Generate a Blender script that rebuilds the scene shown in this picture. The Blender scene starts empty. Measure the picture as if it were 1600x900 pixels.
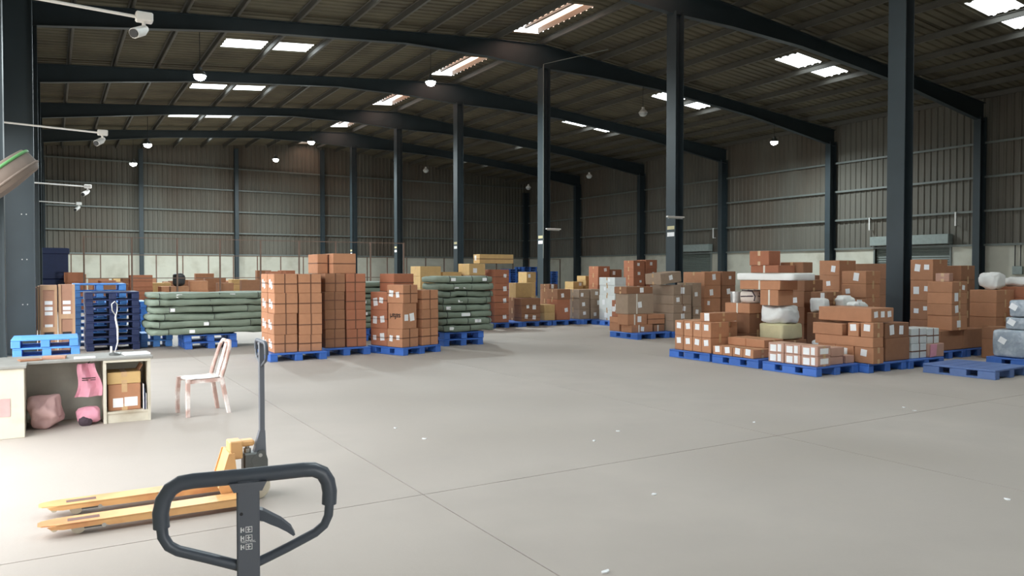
import bpy, math, random
from mathutils import Vector, noise
random.seed(7)
S = bpy.context.scene
COL = S.collection

# ------------------------------------------------------------------ camera, sky, exposure
FPX, EYE, YAW, PITCH = 1185.0, 1.65, math.atan(720/1185), math.atan(25/1185)
cam = bpy.data.cameras.new('camera'); camo = bpy.data.objects.new('camera', cam); COL.objects.link(camo)
cam.sensor_width = 36; cam.lens = FPX/1600*36; cam.clip_start = 0.05; cam.clip_end = 400
camo.location = (0, 0, EYE); camo.rotation_euler = (math.pi/2-PITCH, 0, -YAW)
S.camera = camo
w = bpy.data.worlds.new('sky'); S.world = w; w.use_nodes = True
bg = w.node_tree.nodes['Background']; bg.inputs[0].default_value = (0.93, 0.97, 1.0, 1); bg.inputs[1].default_value = 3.6
S.view_settings.view_transform = 'Standard'; S.view_settings.look = 'None'
S.view_settings.gamma = 1; S.view_settings.use_curve_mapping = False
S.view_settings.exposure = 0.82

# ------------------------------------------------------------------ building dimensions
XL, XR, YB, YF = -1.05, 35.5, 55.7, -5.0
RX, RZ, SL = 16.5, 11.05, 0.088                 # ridge x, ridge height, roof slope
FRAMES = [3.0+7.5*i for i in range(8)]       # portal frames at y = 3 .. 55.5
def roof(x): return RZ-SL*abs(x-RX)

# ------------------------------------------------------------------ pixel -> world rays
_f = Vector((math.sin(YAW)*math.cos(PITCH), math.cos(YAW)*math.cos(PITCH), -math.sin(PITCH)))
_r = Vector((math.cos(YAW), -math.sin(YAW), 0)); _u = _r.cross(_f)
def ray(px, py): return _f+_r*((px-800)/FPX)+_u*((450-py)/FPX)
def floor_at(px, py, z=0.0):
    d = ray(px, py); t = (z-EYE)/d.z; return Vector((0, 0, EYE))+d*t
class Frame:
    def __init__(s, ox=0, oy=0, yaw=0): s.o = Vector((ox, oy, 0)); s.a = yaw
    def loc(s, v):
        c, n = math.cos(-s.a), math.sin(-s.a); return Vector((v.x*c-v.y*n, v.x*n+v.y*c, v.z))
    def world(s, x, y, z=0):
        c, n = math.cos(s.a), math.sin(s.a); return Vector((s.o.x+x*c-y*n, s.o.y+x*n+y*c, z))
    def on_y(s, yp, px, py):
        o = s.loc(Vector((0, 0, EYE))-s.o); d = s.loc(ray(px, py)); t = (yp-o.y)/d.y; return o+d*t
    def on_x(s, xp, px, py):
        o = s.loc(Vector((0, 0, EYE))-s.o); d = s.loc(ray(px, py)); t = (xp-o.x)/d.x; return o+d*t
W0 = Frame()

# ------------------------------------------------------------------ materials
def mat(name, col, rough=0.7, metal=0.0, scale=6.0, amt=0.12, bump=0.0, bscale=None, vary=0.0, col2=None, c2scale=1.5, c2lo=0.45, c2hi=0.7, stretch=(1, 1, 1)):
    m = bpy.data.materials.new(name); m.use_nodes = True; nt = m.node_tree; N = nt.nodes; L = nt.links
    b = N['Principled BSDF']; b.inputs['Roughness'].default_value = rough; b.inputs['Metallic'].default_value = metal
    tc = N.new('ShaderNodeTexCoord'); mp = N.new('ShaderNodeMapping'); mp.inputs['Scale'].default_value = stretch
    L.new(tc.outputs['Object'], mp.inputs['Vector'])
    n = N.new('ShaderNodeTexNoise'); n.inputs['Scale'].default_value = scale; n.inputs['Detail'].default_value = 5
    L.new(mp.outputs[0], n.inputs['Vector'])
    hsv = N.new('ShaderNodeHueSaturation'); hsv.inputs['Color'].default_value = (*col, 1)
    mr = N.new('ShaderNodeMapRange'); mr.inputs['To Min'].default_value = 1-amt; mr.inputs['To Max'].default_value = 1+amt
    mr.inputs['From Min'].default_value = 0.25; mr.inputs['From Max'].default_value = 0.75
    L.new(n.outputs['Fac'], mr.inputs['Value'])
    val = mr.outputs[0]
    if vary:
        oi = N.new('ShaderNodeObjectInfo'); mv = N.new('ShaderNodeMapRange'); mv.inputs['To Min'].default_value = 1-vary; mv.inputs['To Max'].default_value = 1+vary
        L.new(oi.outputs['Random'], mv.inputs['Value'])
        mu = N.new('ShaderNodeMath'); mu.operation = 'MULTIPLY'; L.new(val, mu.inputs[0]); L.new(mv.outputs[0], mu.inputs[1]); val = mu.outputs[0]
    L.new(val, hsv.inputs['Value'])
    if col2:
        n2 = N.new('ShaderNodeTexNoise'); n2.inputs['Scale'].default_value = c2scale; n2.inputs['Detail'].default_value = 4
        L.new(mp.outputs[0], n2.inputs['Vector'])
        m2 = N.new('ShaderNodeMapRange'); m2.inputs['From Min'].default_value = c2lo; m2.inputs['From Max'].default_value = c2hi
        L.new(n2.outputs['Fac'], m2.inputs['Value'])
        mx = N.new('ShaderNodeMix'); mx.data_type = 'RGBA'; mx.inputs['A'].default_value = (*col, 1); mx.inputs['B'].default_value = (*col2, 1)
        L.new(m2.outputs[0], mx.inputs['Factor']); L.new(mx.outputs['Result'], hsv.inputs['Color'])
    L.new(hsv.outputs[0], b.inputs['Base Color'])
    if bump:
        nb = N.new('ShaderNodeTexNoise'); nb.inputs['Scale'].default_value = bscale or scale*4; nb.inputs['Detail'].default_value = 4
        L.new(mp.outputs[0], nb.inputs['Vector'])
        bp = N.new('ShaderNodeBump'); bp.inputs['Strength'].default_value = bump; bp.inputs['Distance'].default_value = 0.02
        L.new(nb.outputs['Fac'], bp.inputs['Height']); L.new(bp.outputs[0], b.inputs['Normal'])
    return m
def srgb(r, g, b):
    return tuple(((c/255)/12.92 if c/255 <= .04045 else ((c/255+.055)/1.055)**2.4) for c in (r, g, b))
M = {}
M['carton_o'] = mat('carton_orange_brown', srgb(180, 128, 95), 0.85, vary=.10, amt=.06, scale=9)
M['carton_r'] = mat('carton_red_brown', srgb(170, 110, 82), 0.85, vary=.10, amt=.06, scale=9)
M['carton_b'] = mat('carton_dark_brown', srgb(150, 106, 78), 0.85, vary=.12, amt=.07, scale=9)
M['carton_g'] = mat('carton_grey_brown', srgb(156, 134, 114), 0.85, vary=.08, amt=.07, scale=9)
M['carton_t'] = mat('carton_tan', srgb(198, 164, 112), 0.85, vary=.10, amt=.06, scale=9)
M['carton_w'] = mat('carton_white', srgb(214, 216, 212), 0.7, vary=.05, amt=.08, scale=5)
M['carton_p'] = mat('carton_pinkish', srgb(186, 146, 128), 0.8, vary=.07, amt=.07, scale=7)
M['tape_dark'] = mat('strap_dark_brown', srgb(112, 74, 54), 0.6)
M['tape_clear'] = mat('packing_tape', srgb(196, 160, 118), 0.3)
M['tape_white'] = mat('white_packing_tape', srgb(216, 210, 196), 0.35)
M['paper'] = mat('paper', srgb(238, 238, 238), 0.7, amt=.05)
M['ink'] = mat('black_ink', srgb(40, 30, 26), 0.8)
M['blue'] = mat('blue_plastic', srgb(60, 106, 186), 0.45, vary=.14, amt=.08)
M['lblue'] = mat('light_blue_plastic', srgb(88, 150, 222), 0.5, vary=.05, amt=.06)
M['navy'] = mat('navy_plastic', srgb(28, 40, 78), 0.6, vary=.05)
M['fblue'] = mat('faded_blue_plastic', srgb(92, 118, 170), 0.55, amt=.1)
M['steel'] = mat('dark_green_steel', srgb(46, 57, 62), 0.5, amt=.12, scale=2)
M['purlin'] = mat('purlin_steel', srgb(86, 84, 78), 0.6, amt=.12, scale=2)
M['girt'] = mat('girt_steel', srgb(110, 116, 112), 0.5, amt=.1, scale=2)
M['roof'] = mat('roof_sheet', srgb(92, 87, 70), 0.75, amt=.16, scale=.6, col2=srgb(72, 67, 55), c2scale=.5)
M['wall'] = mat('wall_sheet', srgb(104, 101, 92), 0.7, amt=.14, scale=.8, col2=srgb(94, 82, 70), c2scale=.25, stretch=(1, 1, .3))
M['plaster'] = mat('whitewashed_masonry', srgb(192, 190, 176), 0.9, amt=.06, scale=2, col2=srgb(166, 160, 144), c2scale=.9, c2lo=.52, c2hi=.8)
M['concrete'] = mat('floor_concrete', srgb(174, 164, 155), 0.75, amt=.06, scale=1.4, col2=srgb(162, 152, 142), c2scale=.35, bump=.06, bscale=40)
M['joint'] = mat('joint_filler', srgb(120, 114, 108), 0.9)
M['ground'] = mat('yard_ground', srgb(176, 168, 156), 0.9, amt=.1, scale=.5)
M['shutter'] = mat('roller_shutter', srgb(96, 104, 98), 0.5, amt=.1)
M['hood'] = mat('shutter_hood', srgb(140, 150, 146), 0.5, amt=.1)
M['slot'] = mat('slot_shadow_brown', srgb(120, 92, 84), 0.8)
M['dark'] = mat('dark_rubber', srgb(42, 42, 44), 0.5)
M['grip'] = mat('handle_grip', srgb(80, 86, 95), 0.4, amt=.05)
M['shaft'] = mat('handle_shaft', srgb(100, 104, 112), 0.4, amt=.05)
M['pump'] = mat('pump_grey', srgb(96, 98, 96), 0.4, metal=.4)
M['chrome'] = mat('worn_chrome', srgb(180, 180, 176), 0.3, metal=.8)
M['orange'] = mat('jack_orange', srgb(228, 176, 116), 0.45, amt=.06, col2=srgb(206, 140, 92), c2scale=4)
M['wheel'] = mat('wheel_cream', srgb(206, 196, 176), 0.5)
M['chair'] = mat('faded_pink_plastic', srgb(200, 164, 152), 0.5, amt=.12, col2=srgb(232, 222, 216), c2scale=6, c2lo=.45, c2hi=.6)
M['seat'] = mat('scuffed_white_plastic', srgb(226, 216, 208), 0.5, amt=.1, col2=srgb(196, 164, 152), c2scale=9, c2lo=.55, c2hi=.7)
M['desk'] = mat('desk_laminate', srgb(206, 198, 180), 0.6, amt=.08, scale=3, col2=srgb(172, 158, 136), c2scale=2.2, c2lo=.52, c2hi=.75)
M['desktop'] = mat('desk_top', srgb(140, 138, 132), 0.55, amt=.1)
M['deskback'] = mat('desk_back_board', srgb(168, 164, 152), 0.7, amt=.1)
M['pink'] = mat('pink_cloth', srgb(216, 150, 166), 0.9, amt=.1, bump=.3, bscale=12)
M['rose'] = mat('dusty_pink_cloth', srgb(196, 160, 156), 0.9, amt=.1, bump=.3, bscale=12)
M['maroon'] = mat('dark_cloth', srgb(70, 56, 64), 0.9)
M['green'] = mat('green_fabric', srgb(122, 134, 118), 0.75, amt=.12, scale=5, bump=.25, bscale=14, vary=.08)
M['bag'] = mat('white_woven_plastic', srgb(226, 226, 222), 0.55, amt=.06, bump=.35, bscale=9)
M['cream'] = mat('cream_cloth', srgb(206, 196, 156), 0.9, amt=.08, bump=.3, bscale=10)
M['check'] = mat('striped_cloth', srgb(222, 210, 200), 0.9, amt=.05)
M['wrap'] = mat('shrink_wrap', srgb(150, 160, 170), 0.22, amt=.15, bump=.4, bscale=16, col2=srgb(182, 188, 194), c2scale=8)
M['foam'] = mat('white_foam', srgb(236, 236, 232), 0.6, amt=.03)
M['silver'] = mat('silver_foil', srgb(190, 190, 188), 0.25, metal=.6, bump=.4, bscale=20)
M['post'] = mat('rusty_post', srgb(104, 82, 70), 0.7, amt=.15)
M['white'] = mat('white_plastic', srgb(228, 226, 222), 0.5, amt=.03)
M['fan'] = mat('dusty_fan_guard', srgb(120, 106, 96), 0.7, amt=.15)
M['fangreen'] = mat('fan_green', srgb(92, 150, 90), 0.5)
M['wood'] = mat('pale_wood', srgb(196, 158, 124), 0.8, amt=.12, stretch=(1, 1, .2))
M['board'] = mat('brown_board', srgb(176, 132, 108), 0.8, amt=.08)
M['yellow'] = mat('notice_yellow', srgb(200, 190, 150), 0.7)
def translucent(name, col, t):
    m = bpy.data.materials.new(name); m.use_nodes = True; N = m.node_tree.nodes; L = m.node_tree.links
    out = N['Material Output']; N.remove(N['Principled BSDF'])
    a = N.new('ShaderNodeBsdfTransparent'); a.inputs[0].default_value = (*col, 1)
    b = N.new('ShaderNodeBsdfTranslucent'); b.inputs[0].default_value = (*col, 1)
    x = N.new('ShaderNodeMixShader'); x.inputs[0].default_value = t
    L.new(a.outputs[0], x.inputs[1]); L.new(b.outputs[0], x.inputs[2]); L.new(x.outputs[0], out.inputs[0]); return m
M['skylight'] = translucent('skylight_sheet', (.9, .95, .95), .35)
M['venthood'] = translucent('vent_hood_sheet', srgb(226, 176, 150), 1.0)
def emis(name, col, s):
    m = bpy.data.materials.new(name); m.use_nodes = True; b = m.node_tree.nodes['Principled BSDF']
    b.inputs['Emission Color'].default_value = (*col, 1); b.inputs['Emission Strength'].default_value = s; return m
M['led'] = emis('led_lit', (.85, 1, 1), 60)
M['ledoff'] = mat('led_unlit', srgb(190, 196, 196), .4)

# ------------------------------------------------------------------ mesh building helpers
class MB:
    def __init__(s): s.v = []; s.f = []
    def add(s, vs, fs):
        k = len(s.v); s.v += [tuple(v) for v in vs]; s.f += [tuple(i+k for i in f) for f in fs]; return s
    def box(s, x0, x1, y0, y1, z0, z1):
        return s.add([(x0,y0,z0),(x1,y0,z0),(x1,y1,z0),(x0,y1,z0),(x0,y0,z1),(x1,y0,z1),(x1,y1,z1),(x0,y1,z1)],
                     [(0,3,2,1),(4,5,6,7),(0,1,5,4),(1,2,6,5),(2,3,7,6),(3,0,4,7)])
    def cbox(s, x0, x1, y0, y1, z0, z1, b=.006):
        X = (x0, x1); Y = (y0, y1); Z = (z0, z1); V = []; idx = {}
        for i in (0, 1):
            for j in (0, 1):
                for k in (0, 1):
                    for ax in range(3):
                        p = [X[i], Y[j], Z[k]]; sg = (1-2*i, 1-2*j, 1-2*k)
                        for a in range(3):
                            if a != ax: p[a] += sg[a]*b
                        idx[i, j, k, ax] = len(V); V.append(p)
        F = []
        c = [(0,0),(1,0),(1,1),(0,1)]
        for e in (0, 1):
            F.append([idx[e, a, d, 0] for a, d in (c if e else c[::-1])])
            F.append([idx[a, e, d, 1] for a, d in (c[::-1] if e else c)])
            F.append([idx[a, d, e, 2] for a, d in (c if e else c[::-1])])
        for a in (0, 1):
            for d in (0, 1):
                F.append([idx[a,d,0,0], idx[a,d,0,1], idx[a,d,1,1], idx[a,d,1,0]])
                F.append([idx[a,0,d,0], idx[a,0,d,2], idx[a,1,d,2], idx[a,1,d,0]])
                F.append([idx[0,a,d,1], idx[0,a,d,2], idx[1,a,d,2], idx[1,a,d,1]])
                for k in (0, 1): F.append([idx[a,d,k,0], idx[a,d,k,1], idx[a,d,k,2]])
        return s.add(V, F)
    def prism(s, pts, n0, n1, axis='y'):
        def P(a, b, c): return {'y': (a, c, b), 'x': (c, a, b), 'z': (a, b, c)}[axis]
        n = len(pts); V = [P(a, b, n0) for a, b in pts]+[P(a, b, n1) for a, b in pts]
        return s.add(V, [tuple(range(n))[::-1], tuple(range(n, 2*n))]+[(i, (i+1) % n, n+(i+1) % n, n+i) for i in range(n)])
    def tube(s, path, r, n=10, caps=True, flat=None):
        P = [Vector(p) for p in path]; R = r if isinstance(r, (list, tuple)) else [r]*len(P); V = []; up = None
        for i, p in enumerate(P):
            t = (P[min(i+1, len(P)-1)]-P[max(i-1, 0)]).normalized()
            if up is None: up = Vector((0, 0, 1)) if abs(t.z) < .9 else Vector((1, 0, 0))
            a = t.cross(up).normalized(); up = a.cross(t).normalized()
            for k in range(n):
                th = 2*math.pi*k/n; V.append(p+a*math.cos(th)*R[i]+up*math.sin(th)*R[i]*(flat or 1))
        F = [(i*n+k, i*n+(k+1) % n, (i+1)*n+(k+1) % n, (i+1)*n+k) for i in range(len(P)-1) for k in range(n)]
        if caps: F += [tuple(range(n))[::-1], tuple((len(P)-1)*n+k for k in range(n))]
        return s.add(V, F)
    def lathe(s, prof, o=(0, 0, 0), axis='z', n=20):
        V = []; o = Vector(o)
        for r, h in prof:
            for k in range(n):
                th = 2*math.pi*k/n; a, b = r*math.cos(th), r*math.sin(th)
                V.append(o+Vector({'z': (a, b, h), 'y': (a, h, b), 'x': (h, a, b)}[axis]))
        F = [(i*n+k, i*n+(k+1) % n, (i+1)*n+(k+1) % n, (i+1)*n+k) for i in range(len(prof)-1) for k in range(n)]
        F += [tuple(range(n))[::-1], tuple((len(prof)-1)*n+k for k in range(n))]
        return s.add(V, F)
    def mesh(s, name, m, smooth=False):
        me = bpy.data.meshes.new(name); me.from_pydata(s.v, [], s.f)
        import bmesh
        bm = bmesh.new(); bm.from_mesh(me); bmesh.ops.recalc_face_normals(bm, faces=bm.faces); bm.to_mesh(me); bm.free()
        if smooth:
            me.polygons.foreach_set('use_smooth', [True]*len(me.polygons))
            if smooth != 'all': me.set_sharp_from_angle(angle=math.radians(40))
        me.materials.append(M[m]); return me
    def build(s, name, m, parent=None, loc=(0, 0, 0), rot=(0, 0, 0), smooth=False):
        return link(name, s.mesh(name, m, smooth), parent, loc, rot)
def link(name, me, parent=None, loc=(0, 0, 0), rot=(0, 0, 0)):
    o = bpy.data.objects.new(name, me); COL.objects.link(o); o.parent = parent; o.location = loc; o.rotation_euler = rot; return o
def text_mesh(name, cu, parent, loc, rot):
    t_ = bpy.data.objects.new(name, cu); COL.objects.link(t_); dg = bpy.context.evaluated_depsgraph_get()
    me = bpy.data.meshes.new_from_object(t_.evaluated_get(dg)); bpy.data.objects.remove(t_); bpy.data.curves.remove(cu)
    return link(name, me, parent, loc, rot)
def tag(o, label, cat, group=None):
    o['label'] = label; o['category'] = cat
    if group: o['group'] = group
    return o
def struct(o, label=None):
    o['kind'] = 'structure'
    if label: o['label'] = label
    return o
def empty(name, loc=(0, 0, 0), rz=0):
    return link(name, None, None, loc, (0, 0, rz))
def copy_tree(o, parent=None):
    c = o.copy(); COL.objects.link(c); c.parent = parent
    for ch in o.children: copy_tree(ch, c)
    return c

# ================================================================== THE SHELL
# floor of cast slabs
fl = struct(MB().box(XL-.3, XR+.3, YF-.3, YB+.3, -.3, -.02).build('floor', 'joint'))
xs = [XL-.3, 2.34, 6.24, 10.14, 14.04, 17.94, 21.84, 25.74, 29.64, 33.54, XR+.3]
ys = [YF-.3, 5.12, 15.2, 25.3, 35.4, 45.5, YB+.3]
for i in range(len(xs)-1):
    for j in range(len(ys)-1):
        MB().box(xs[i]+.004, xs[i+1]-.004, ys[j]+.004, ys[j+1]-.004, -.02, 0).build('floor_slab', 'concrete', fl)
struct(MB().box(-120, 120, -120, 160, -.5, -.32).build('ground', 'ground'))

def corr_wall(name, axis, fixed, a0, a1, z0, z1, m='wall', parent=None, pitch=.3, dep=.045, inward=1):
    prof = []; a = a0; pat = [(0, 0), (.55, 0), (.68, 1), (.87, 1)]
    while a < a1:
        for u, d in pat:
            aa = a+u*pitch
            if aa < a1: prof.append((aa, d*dep))
        a += pitch
    prof.append((a1, 0)); V = []; th = .012
    for aa, d in prof:
        for z in (z0, z1):
            top = z
            f = fixed+inward*d
            V.append((f, aa, top) if axis == 'x' else (aa, f, top))
    F = [(2*i, 2*i+2, 2*i+3, 2*i+1) for i in range(len(prof)-1)]
    return MB().add(V, F).build(name, m, parent)
GZ = [2.9, 4.4, 5.9, 7.4, 8.9]
def girts(parent, axis, fixed, segs, zs, s=1):
    for a, b in segs:
        for z in zs:
            mb = MB(); d0, d1 = sorted((fixed+s*.05, fixed+s*.2))
            if axis == 'x': mb.box(d0, d1, a, b, z-.03, z-.005).box(*sorted((fixed+s*.19, fixed+s*.205)), a, b, z-.1, z-.005)
            else: mb.box(a, b, d0, d1, z-.03, z-.005).box(a, b, *sorted((fixed+s*.19, fixed+s*.205)), z-.1, z-.005)
            mb.build('girt', 'girt', parent)
# back wall
wb = struct(corr_wall('wall_back', 'y', YB, XL-.2, XR+.2, 2.85, 11.4, inward=-1))
MB().box(XL-.2, XR+.2, YB-.1, YB+.25, -.02, 2.85).build('masonry_base', 'plaster', wb)
BC = [XL+.3, 5.1, 11.1, 17.2, 23.1, 28.6, XR-.2]
girts(wb, 'y', YB, [(BC[i]+.12, BC[i+1]-.12) for i in range(len(BC)-1)], GZ, -1)
# right wall with two roller doors
wr = struct(corr_wall('wall_right', 'x', XR, YF, YB, 2.85, 9.45, inward=-1))
DOORS = [(19.4, 23.1), (34.2, 37.4)]
prev = YF
for a, b in DOORS+[(YB, YB)]:
    MB().box(XR-.1, XR+.25, prev, a, -.02, 2.85).build('masonry_base', 'plaster', wr); prev = b
girts(wr, 'x', XR, [(FRAMES[i]+.12, FRAMES[i+1]-.12) for i in range(len(FRAMES)-1)], GZ[:4], -1)
for n, (a, b) in enumerate(DOORS, 1):
    d = struct(empty(f'door_{n}', (XR, a, 0)), 'closed grey roller shutter in the long side wall')
    V = []; F = []; k = 0; z = 0
    prof = []
    while z < 2.95:
        prof += [(z, 0), (z+.05, .02), (z+.1, .0)]; z += .11
    for z, o_ in prof: V += [(.02-o_, .0, z), (.02-o_, b-a, z)]
    F = [(2*i, 2*i+1, 2*i+3, 2*i+2) for i in range(len(prof)-1)]
    MB().add(V, F).build('shutter_curtain', 'shutter', d)
    MB().cbox(-.45, -.06, -.1, b-a+.1, 2.95, 3.4, .02).build('shutter_hood', 'hood', d)
    for yy in (-.35, b-a+.2): MB().box(-.3, -.24, yy, yy+.06, 3.75, 4.38).box(-.24, -.06, yy, yy+.06, 3.75, 3.8).box(-.24, -.06, yy, yy+.06, 4.33, 4.38).build('hood_bracket', 'white', d)
    for yy in (-.08, b-a): MB().box(-.16, .0, yy, yy+.08, 0, 2.95).build('guide_rail', 'girt', d)
# left wall: unseen dock openings added to admit side light, sheeted beyond
DOCKS = [(4.6, 10.1), (11.0, 17.5), (18.6, 23.6)]; LOZ = 4.5
wl = struct(corr_wall('wall_left', 'x', XL, YF, YB, LOZ, 9.5))
prev = YF
for a, b in DOCKS+[(YB, YB)]:
    corr_wall('pier_sheet', 'x', XL, prev, a, 2.85, LOZ, parent=wl)
    MB().box(XL-.25, XL+.1, prev, a, -.02, 2.85).build('masonry_base', 'plaster', wl); prev = b
girts(wl, 'x', XL, [(FRAMES[i]+.12, FRAMES[i+1]-.12) for i in range(1, len(FRAMES)-1)], GZ[2:4], 1)
girts(wl, 'x', XL, [(FRAMES[i]+.12, FRAMES[i+1]-.12) for i in range(3, len(FRAMES)-1)], GZ[:2], 1)
# front wall behind the camera, with a doorway gap added to let light in
wf = struct(corr_wall('wall_front', 'y', YF, 4.0, XR+.2, 0, 11.4))
corr_wall('lintel_sheet', 'y', YF, XL-.2, 4.0, 3.6, 11.4, parent=wf)
corr_wall('pier_sheet', 'y', YF, XL-.2, .5, 0, 3.6, parent=wf)

# roof sheets with rooflights and ridge vents
holes = []; panes = []; vents = []
for i in range(len(FRAMES)-1):
    yl, yr = FRAMES[i]+4.0, FRAMES[i]+2.4
    for (x0, x1) in ((5.5, 6.98), (7.22, 8.7), (25.2, 26.68), (26.92, 28.4)):
        yc = yl if x0 < RX else yr; holes.append((x0, x1, yc-.55, yc+.55)); panes.append((x0, x1, yc-.55, yc+.55))
    v = (15.35, 16.5, FRAMES[i+1]-3.9, FRAMES[i+1]-.3); holes.append(v); vents.append(v)
ceil = None
for side in (0, 1):
    brk = sorted({c for h in holes for c in h[:2] if (c <= RX) == (side == 0)} | ({XL-.3, RX} if side == 0 else {RX, XR+.3}))
    yy = []; a = YF-.2
    while a < YB+.3:
        yy += [(a, 0), (a+.2, 0), (a+.24, .04), (a+.31, .04)]; a += .35
    yy = sorted(yy+[(h[2], 0) for h in holes]+[(h[3], 0) for h in holes])
    V = [(x, y, roof(x)-d) for y, d in yy for x in brk]; nb = len(brk); F = []
    for j in range(len(yy)-1):
        for k in range(nb-1):
            xm = (brk[k]+brk[k+1])/2; ym = (yy[j][0]+yy[j+1][0])/2
            if yy[j+1][0]-yy[j][0] < 1e-6 or any(h[0] < xm < h[1] and h[2] < ym < h[3] for h in holes): continue
            F.append((j*nb+k, j*nb+k+1, (j+1)*nb+k+1, (j+1)*nb+k))
    o = MB().add(V, F).build('ceiling' if side == 0 else 'roof_slope', 'roof', ceil)
    if side == 0: ceil = struct(o)
for x0, x1, y0, y1 in panes:
    MB().add([(x0, y0, roof(x0)), (x1, y0, roof(x1)), (x1, y1, roof(x1)), (x0, y1, roof(x0))], [(0, 1, 2, 3)]).build('rooflight_pane', 'skylight', ceil)
for x0, x1, y0, y1 in vents:
    z = RZ+.42; V = []; n = int((y1-y0)/.12)
    for k in range(n+1):
        y = y0+(y1-y0)*k/n; d = .02*(k % 2); V += [(x0-.35, y, z-.12-d), ((x0+x1)/2, y, z-d), (x1+1.0, y, z-.14-d)]
    F = [q for k in range(n) for q in ((3*k, 3*k+1, 3*k+4, 3*k+3), (3*k+1, 3*k+2, 3*k+5, 3*k+4))]
    MB().add(V, F).build('vent_hood', 'venthood', ceil)
    MB().box((x0+x1)/2-.05, (x0+x1)/2+.05, y0, y1, RZ+.1, RZ+.2).build('vent_bar', 'purlin', ceil)
    for xx in (x0-.03, x1): MB().box(xx, xx+.03, y0, y1, roof(xx), roof(xx)+.22).build('vent_curb', 'wall', ceil)
px_ = [XL+.2+1.5*k for k in range(25)]
for x in [-.85, .65, 2.15, 3.65, 5.15, 7.1, 8.85, 10.3, 11.8, 13.3, 14.8, 16.9, 18.3, 19.8, 21.3, 22.8, 24.3, 26.8, 28.6, 30.1, 31.6, 33.1, 34.7]:
    z = roof(x)-.05
    MB().box(x-.012, x+.012, YF, YB-.1, z-.2, z).box(x, x+.07, YF, YB-.1, z-.2, z-.19).box(x-.07, x, YF, YB-.1, z-.012, z).build('purlin', 'purlin', ceil)

# portal frames: I-section columns and tapered rafters
def column(name, x, y, top, dep=.46, wid=.3, m='steel', label=None, along='x'):
    mb = MB(); t = .022
    if along == 'x': mb.box(x-dep/2, x-dep/2+t, y-wid/2, y+wid/2, .02, top).box(x+dep/2-t, x+dep/2, y-wid/2, y+wid/2, .02, top).box(x-dep/2+t, x+dep/2-t, y-.008, y+.008, .02, top)
    else: mb.box(x-wid/2, x+wid/2, y-dep/2, y-dep/2+t, .02, top).box(x-wid/2, x+wid/2, y+dep/2-t, y+dep/2, .02, top).box(x-.008, x+.008, y-dep/2+t, y+dep/2-t, .02, top)
    o = struct(mb.build(name, m), label)
    MB().box(x-dep/2-.08, x+dep/2+.08, y-wid/2-.08, y+wid/2+.08, 0, .025).build('base_plate', m, o)
    return o
def rafter(y):
    xa, xb, xm = XL+.12, XR-.12, RX
    def top(x): return roof(x)-.27
    st = [(xa, .72), (5.5, .42), (11, .42), (xm-2, .7), (xm+.4, .95), (xm+3, .7), (23, .5), (29, .5), (xb, .85)]
    V = []; F = []
    web = MB()
    for i in range(len(st)-1):
        (x0, d0), (x1, d1) = st[i], st[i+1]
        for (A, B, C, D, wdt) in ((top(x0), top(x1), top(x0)-.02, top(x1)-.02, .11), (top(x0)-d0+.02, top(x1)-d1+.02, top(x0)-d0, top(x1)-d1, .11), (top(x0)-.02, top(x1)-.02, top(x0)-d0+.02, top(x1)-d1+.02, .007)):
            web.add([(x0, y-wdt, C), (x1, y-wdt, D), (x1, y+wdt, D), (x0, y+wdt, C), (x0, y-wdt, A), (x1, y-wdt, B), (x1, y+wdt, B), (x0, y+wdt, A)],
                    [(0,3,2,1),(4,5,6,7),(0,1,5,4),(1,2,6,5),(2,3,7,6),(3,0,4,7)])
    return struct(web.build('rafter_beam', 'steel'), 'dark steel roof rafter spanning wall to wall')
for y in FRAMES:
    if y < YB-.5: rafter(y)
    if y > 9:
        c = column('steel_column', XL+(.47 if y > 12 else .38), y, roof(XL)-.9, dep=.62 if y > 12 else .44, label='dark steel column against the open-bay side wall')
        for zz in (1.0, 1.9, 2.8, 3.7):
            for dx in (-.06, .02): MB().lathe([(.012, -.02), (.012, 0)], (XL+(.62 if y > 12 else .42)+dx, y-.008, zz), 'y', 8).build('bolt', 'chrome', c)
    column('steel_column', XR-.38, y, roof(XR)-.9, dep=.5, label='dark steel column against the roller-door wall')
    if 5 < y < YB-.5:
        c = column('steel_column', 17.0, y, roof(17)-1.15, dep=.34, wid=.42, label='tall dark steel column standing alone under the ridge')
        if y > 12:
            for zz, mm, h in ((3.0, 'yellow', .11), (2.78, 'paper', .13)): MB().box(17-.17-.004, 17-.17, y-.17, y+.15, zz, zz+h).build('notice', mm, c)
for x in BC[1:-1]: column('steel_column', x, YB-.4, roof(x)-.35, dep=.36, wid=.24, along='y', label='slim dark steel column along the end wall')
# drain pipe and bracing on the ridge column
for y, L_ in ((18, -.5), (25.5, .5)):
    o = empty('tube_light', (17.0, y-.3, 3.35)); tag(o, 'unlit tube light fixed to the '+('second' if y < 20 else 'third')+' ridge column', 'light')
    MB().cbox(min(0, L_)-.1, max(0, L_)+.1, -.05, .05, 0, .05, .01).build('batten', 'white', o)
    MB().tube([(min(0, L_)-.05, 0, -.02), (max(0, L_)+.05, 0, -.02)], .016, 8).build('tube', 'ledoff', o, smooth=True)
    MB().box(-.02, .02, .05, .12, .0, .04).build('bracket', 'girt', o)
sb = empty('switch_box', (XR-.1, 16.5, 1.55)); tag(sb, 'grey switch box with two conduits on the whitewashed side wall', 'switch box')
MB().cbox(-.12, 0, -.2, .2, 0, .35, .01).build('enclosure', 'hood', sb)
for yy in (-.1, .12): MB().tube([(-.05, yy, .35), (-.05, yy, 1.28)], .02, 8).build('conduit', 'dark', sb)
cc = empty('conduit_pipe'); tag(cc, 'thin pale conduit running up the ridge column', 'pipe')
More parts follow.
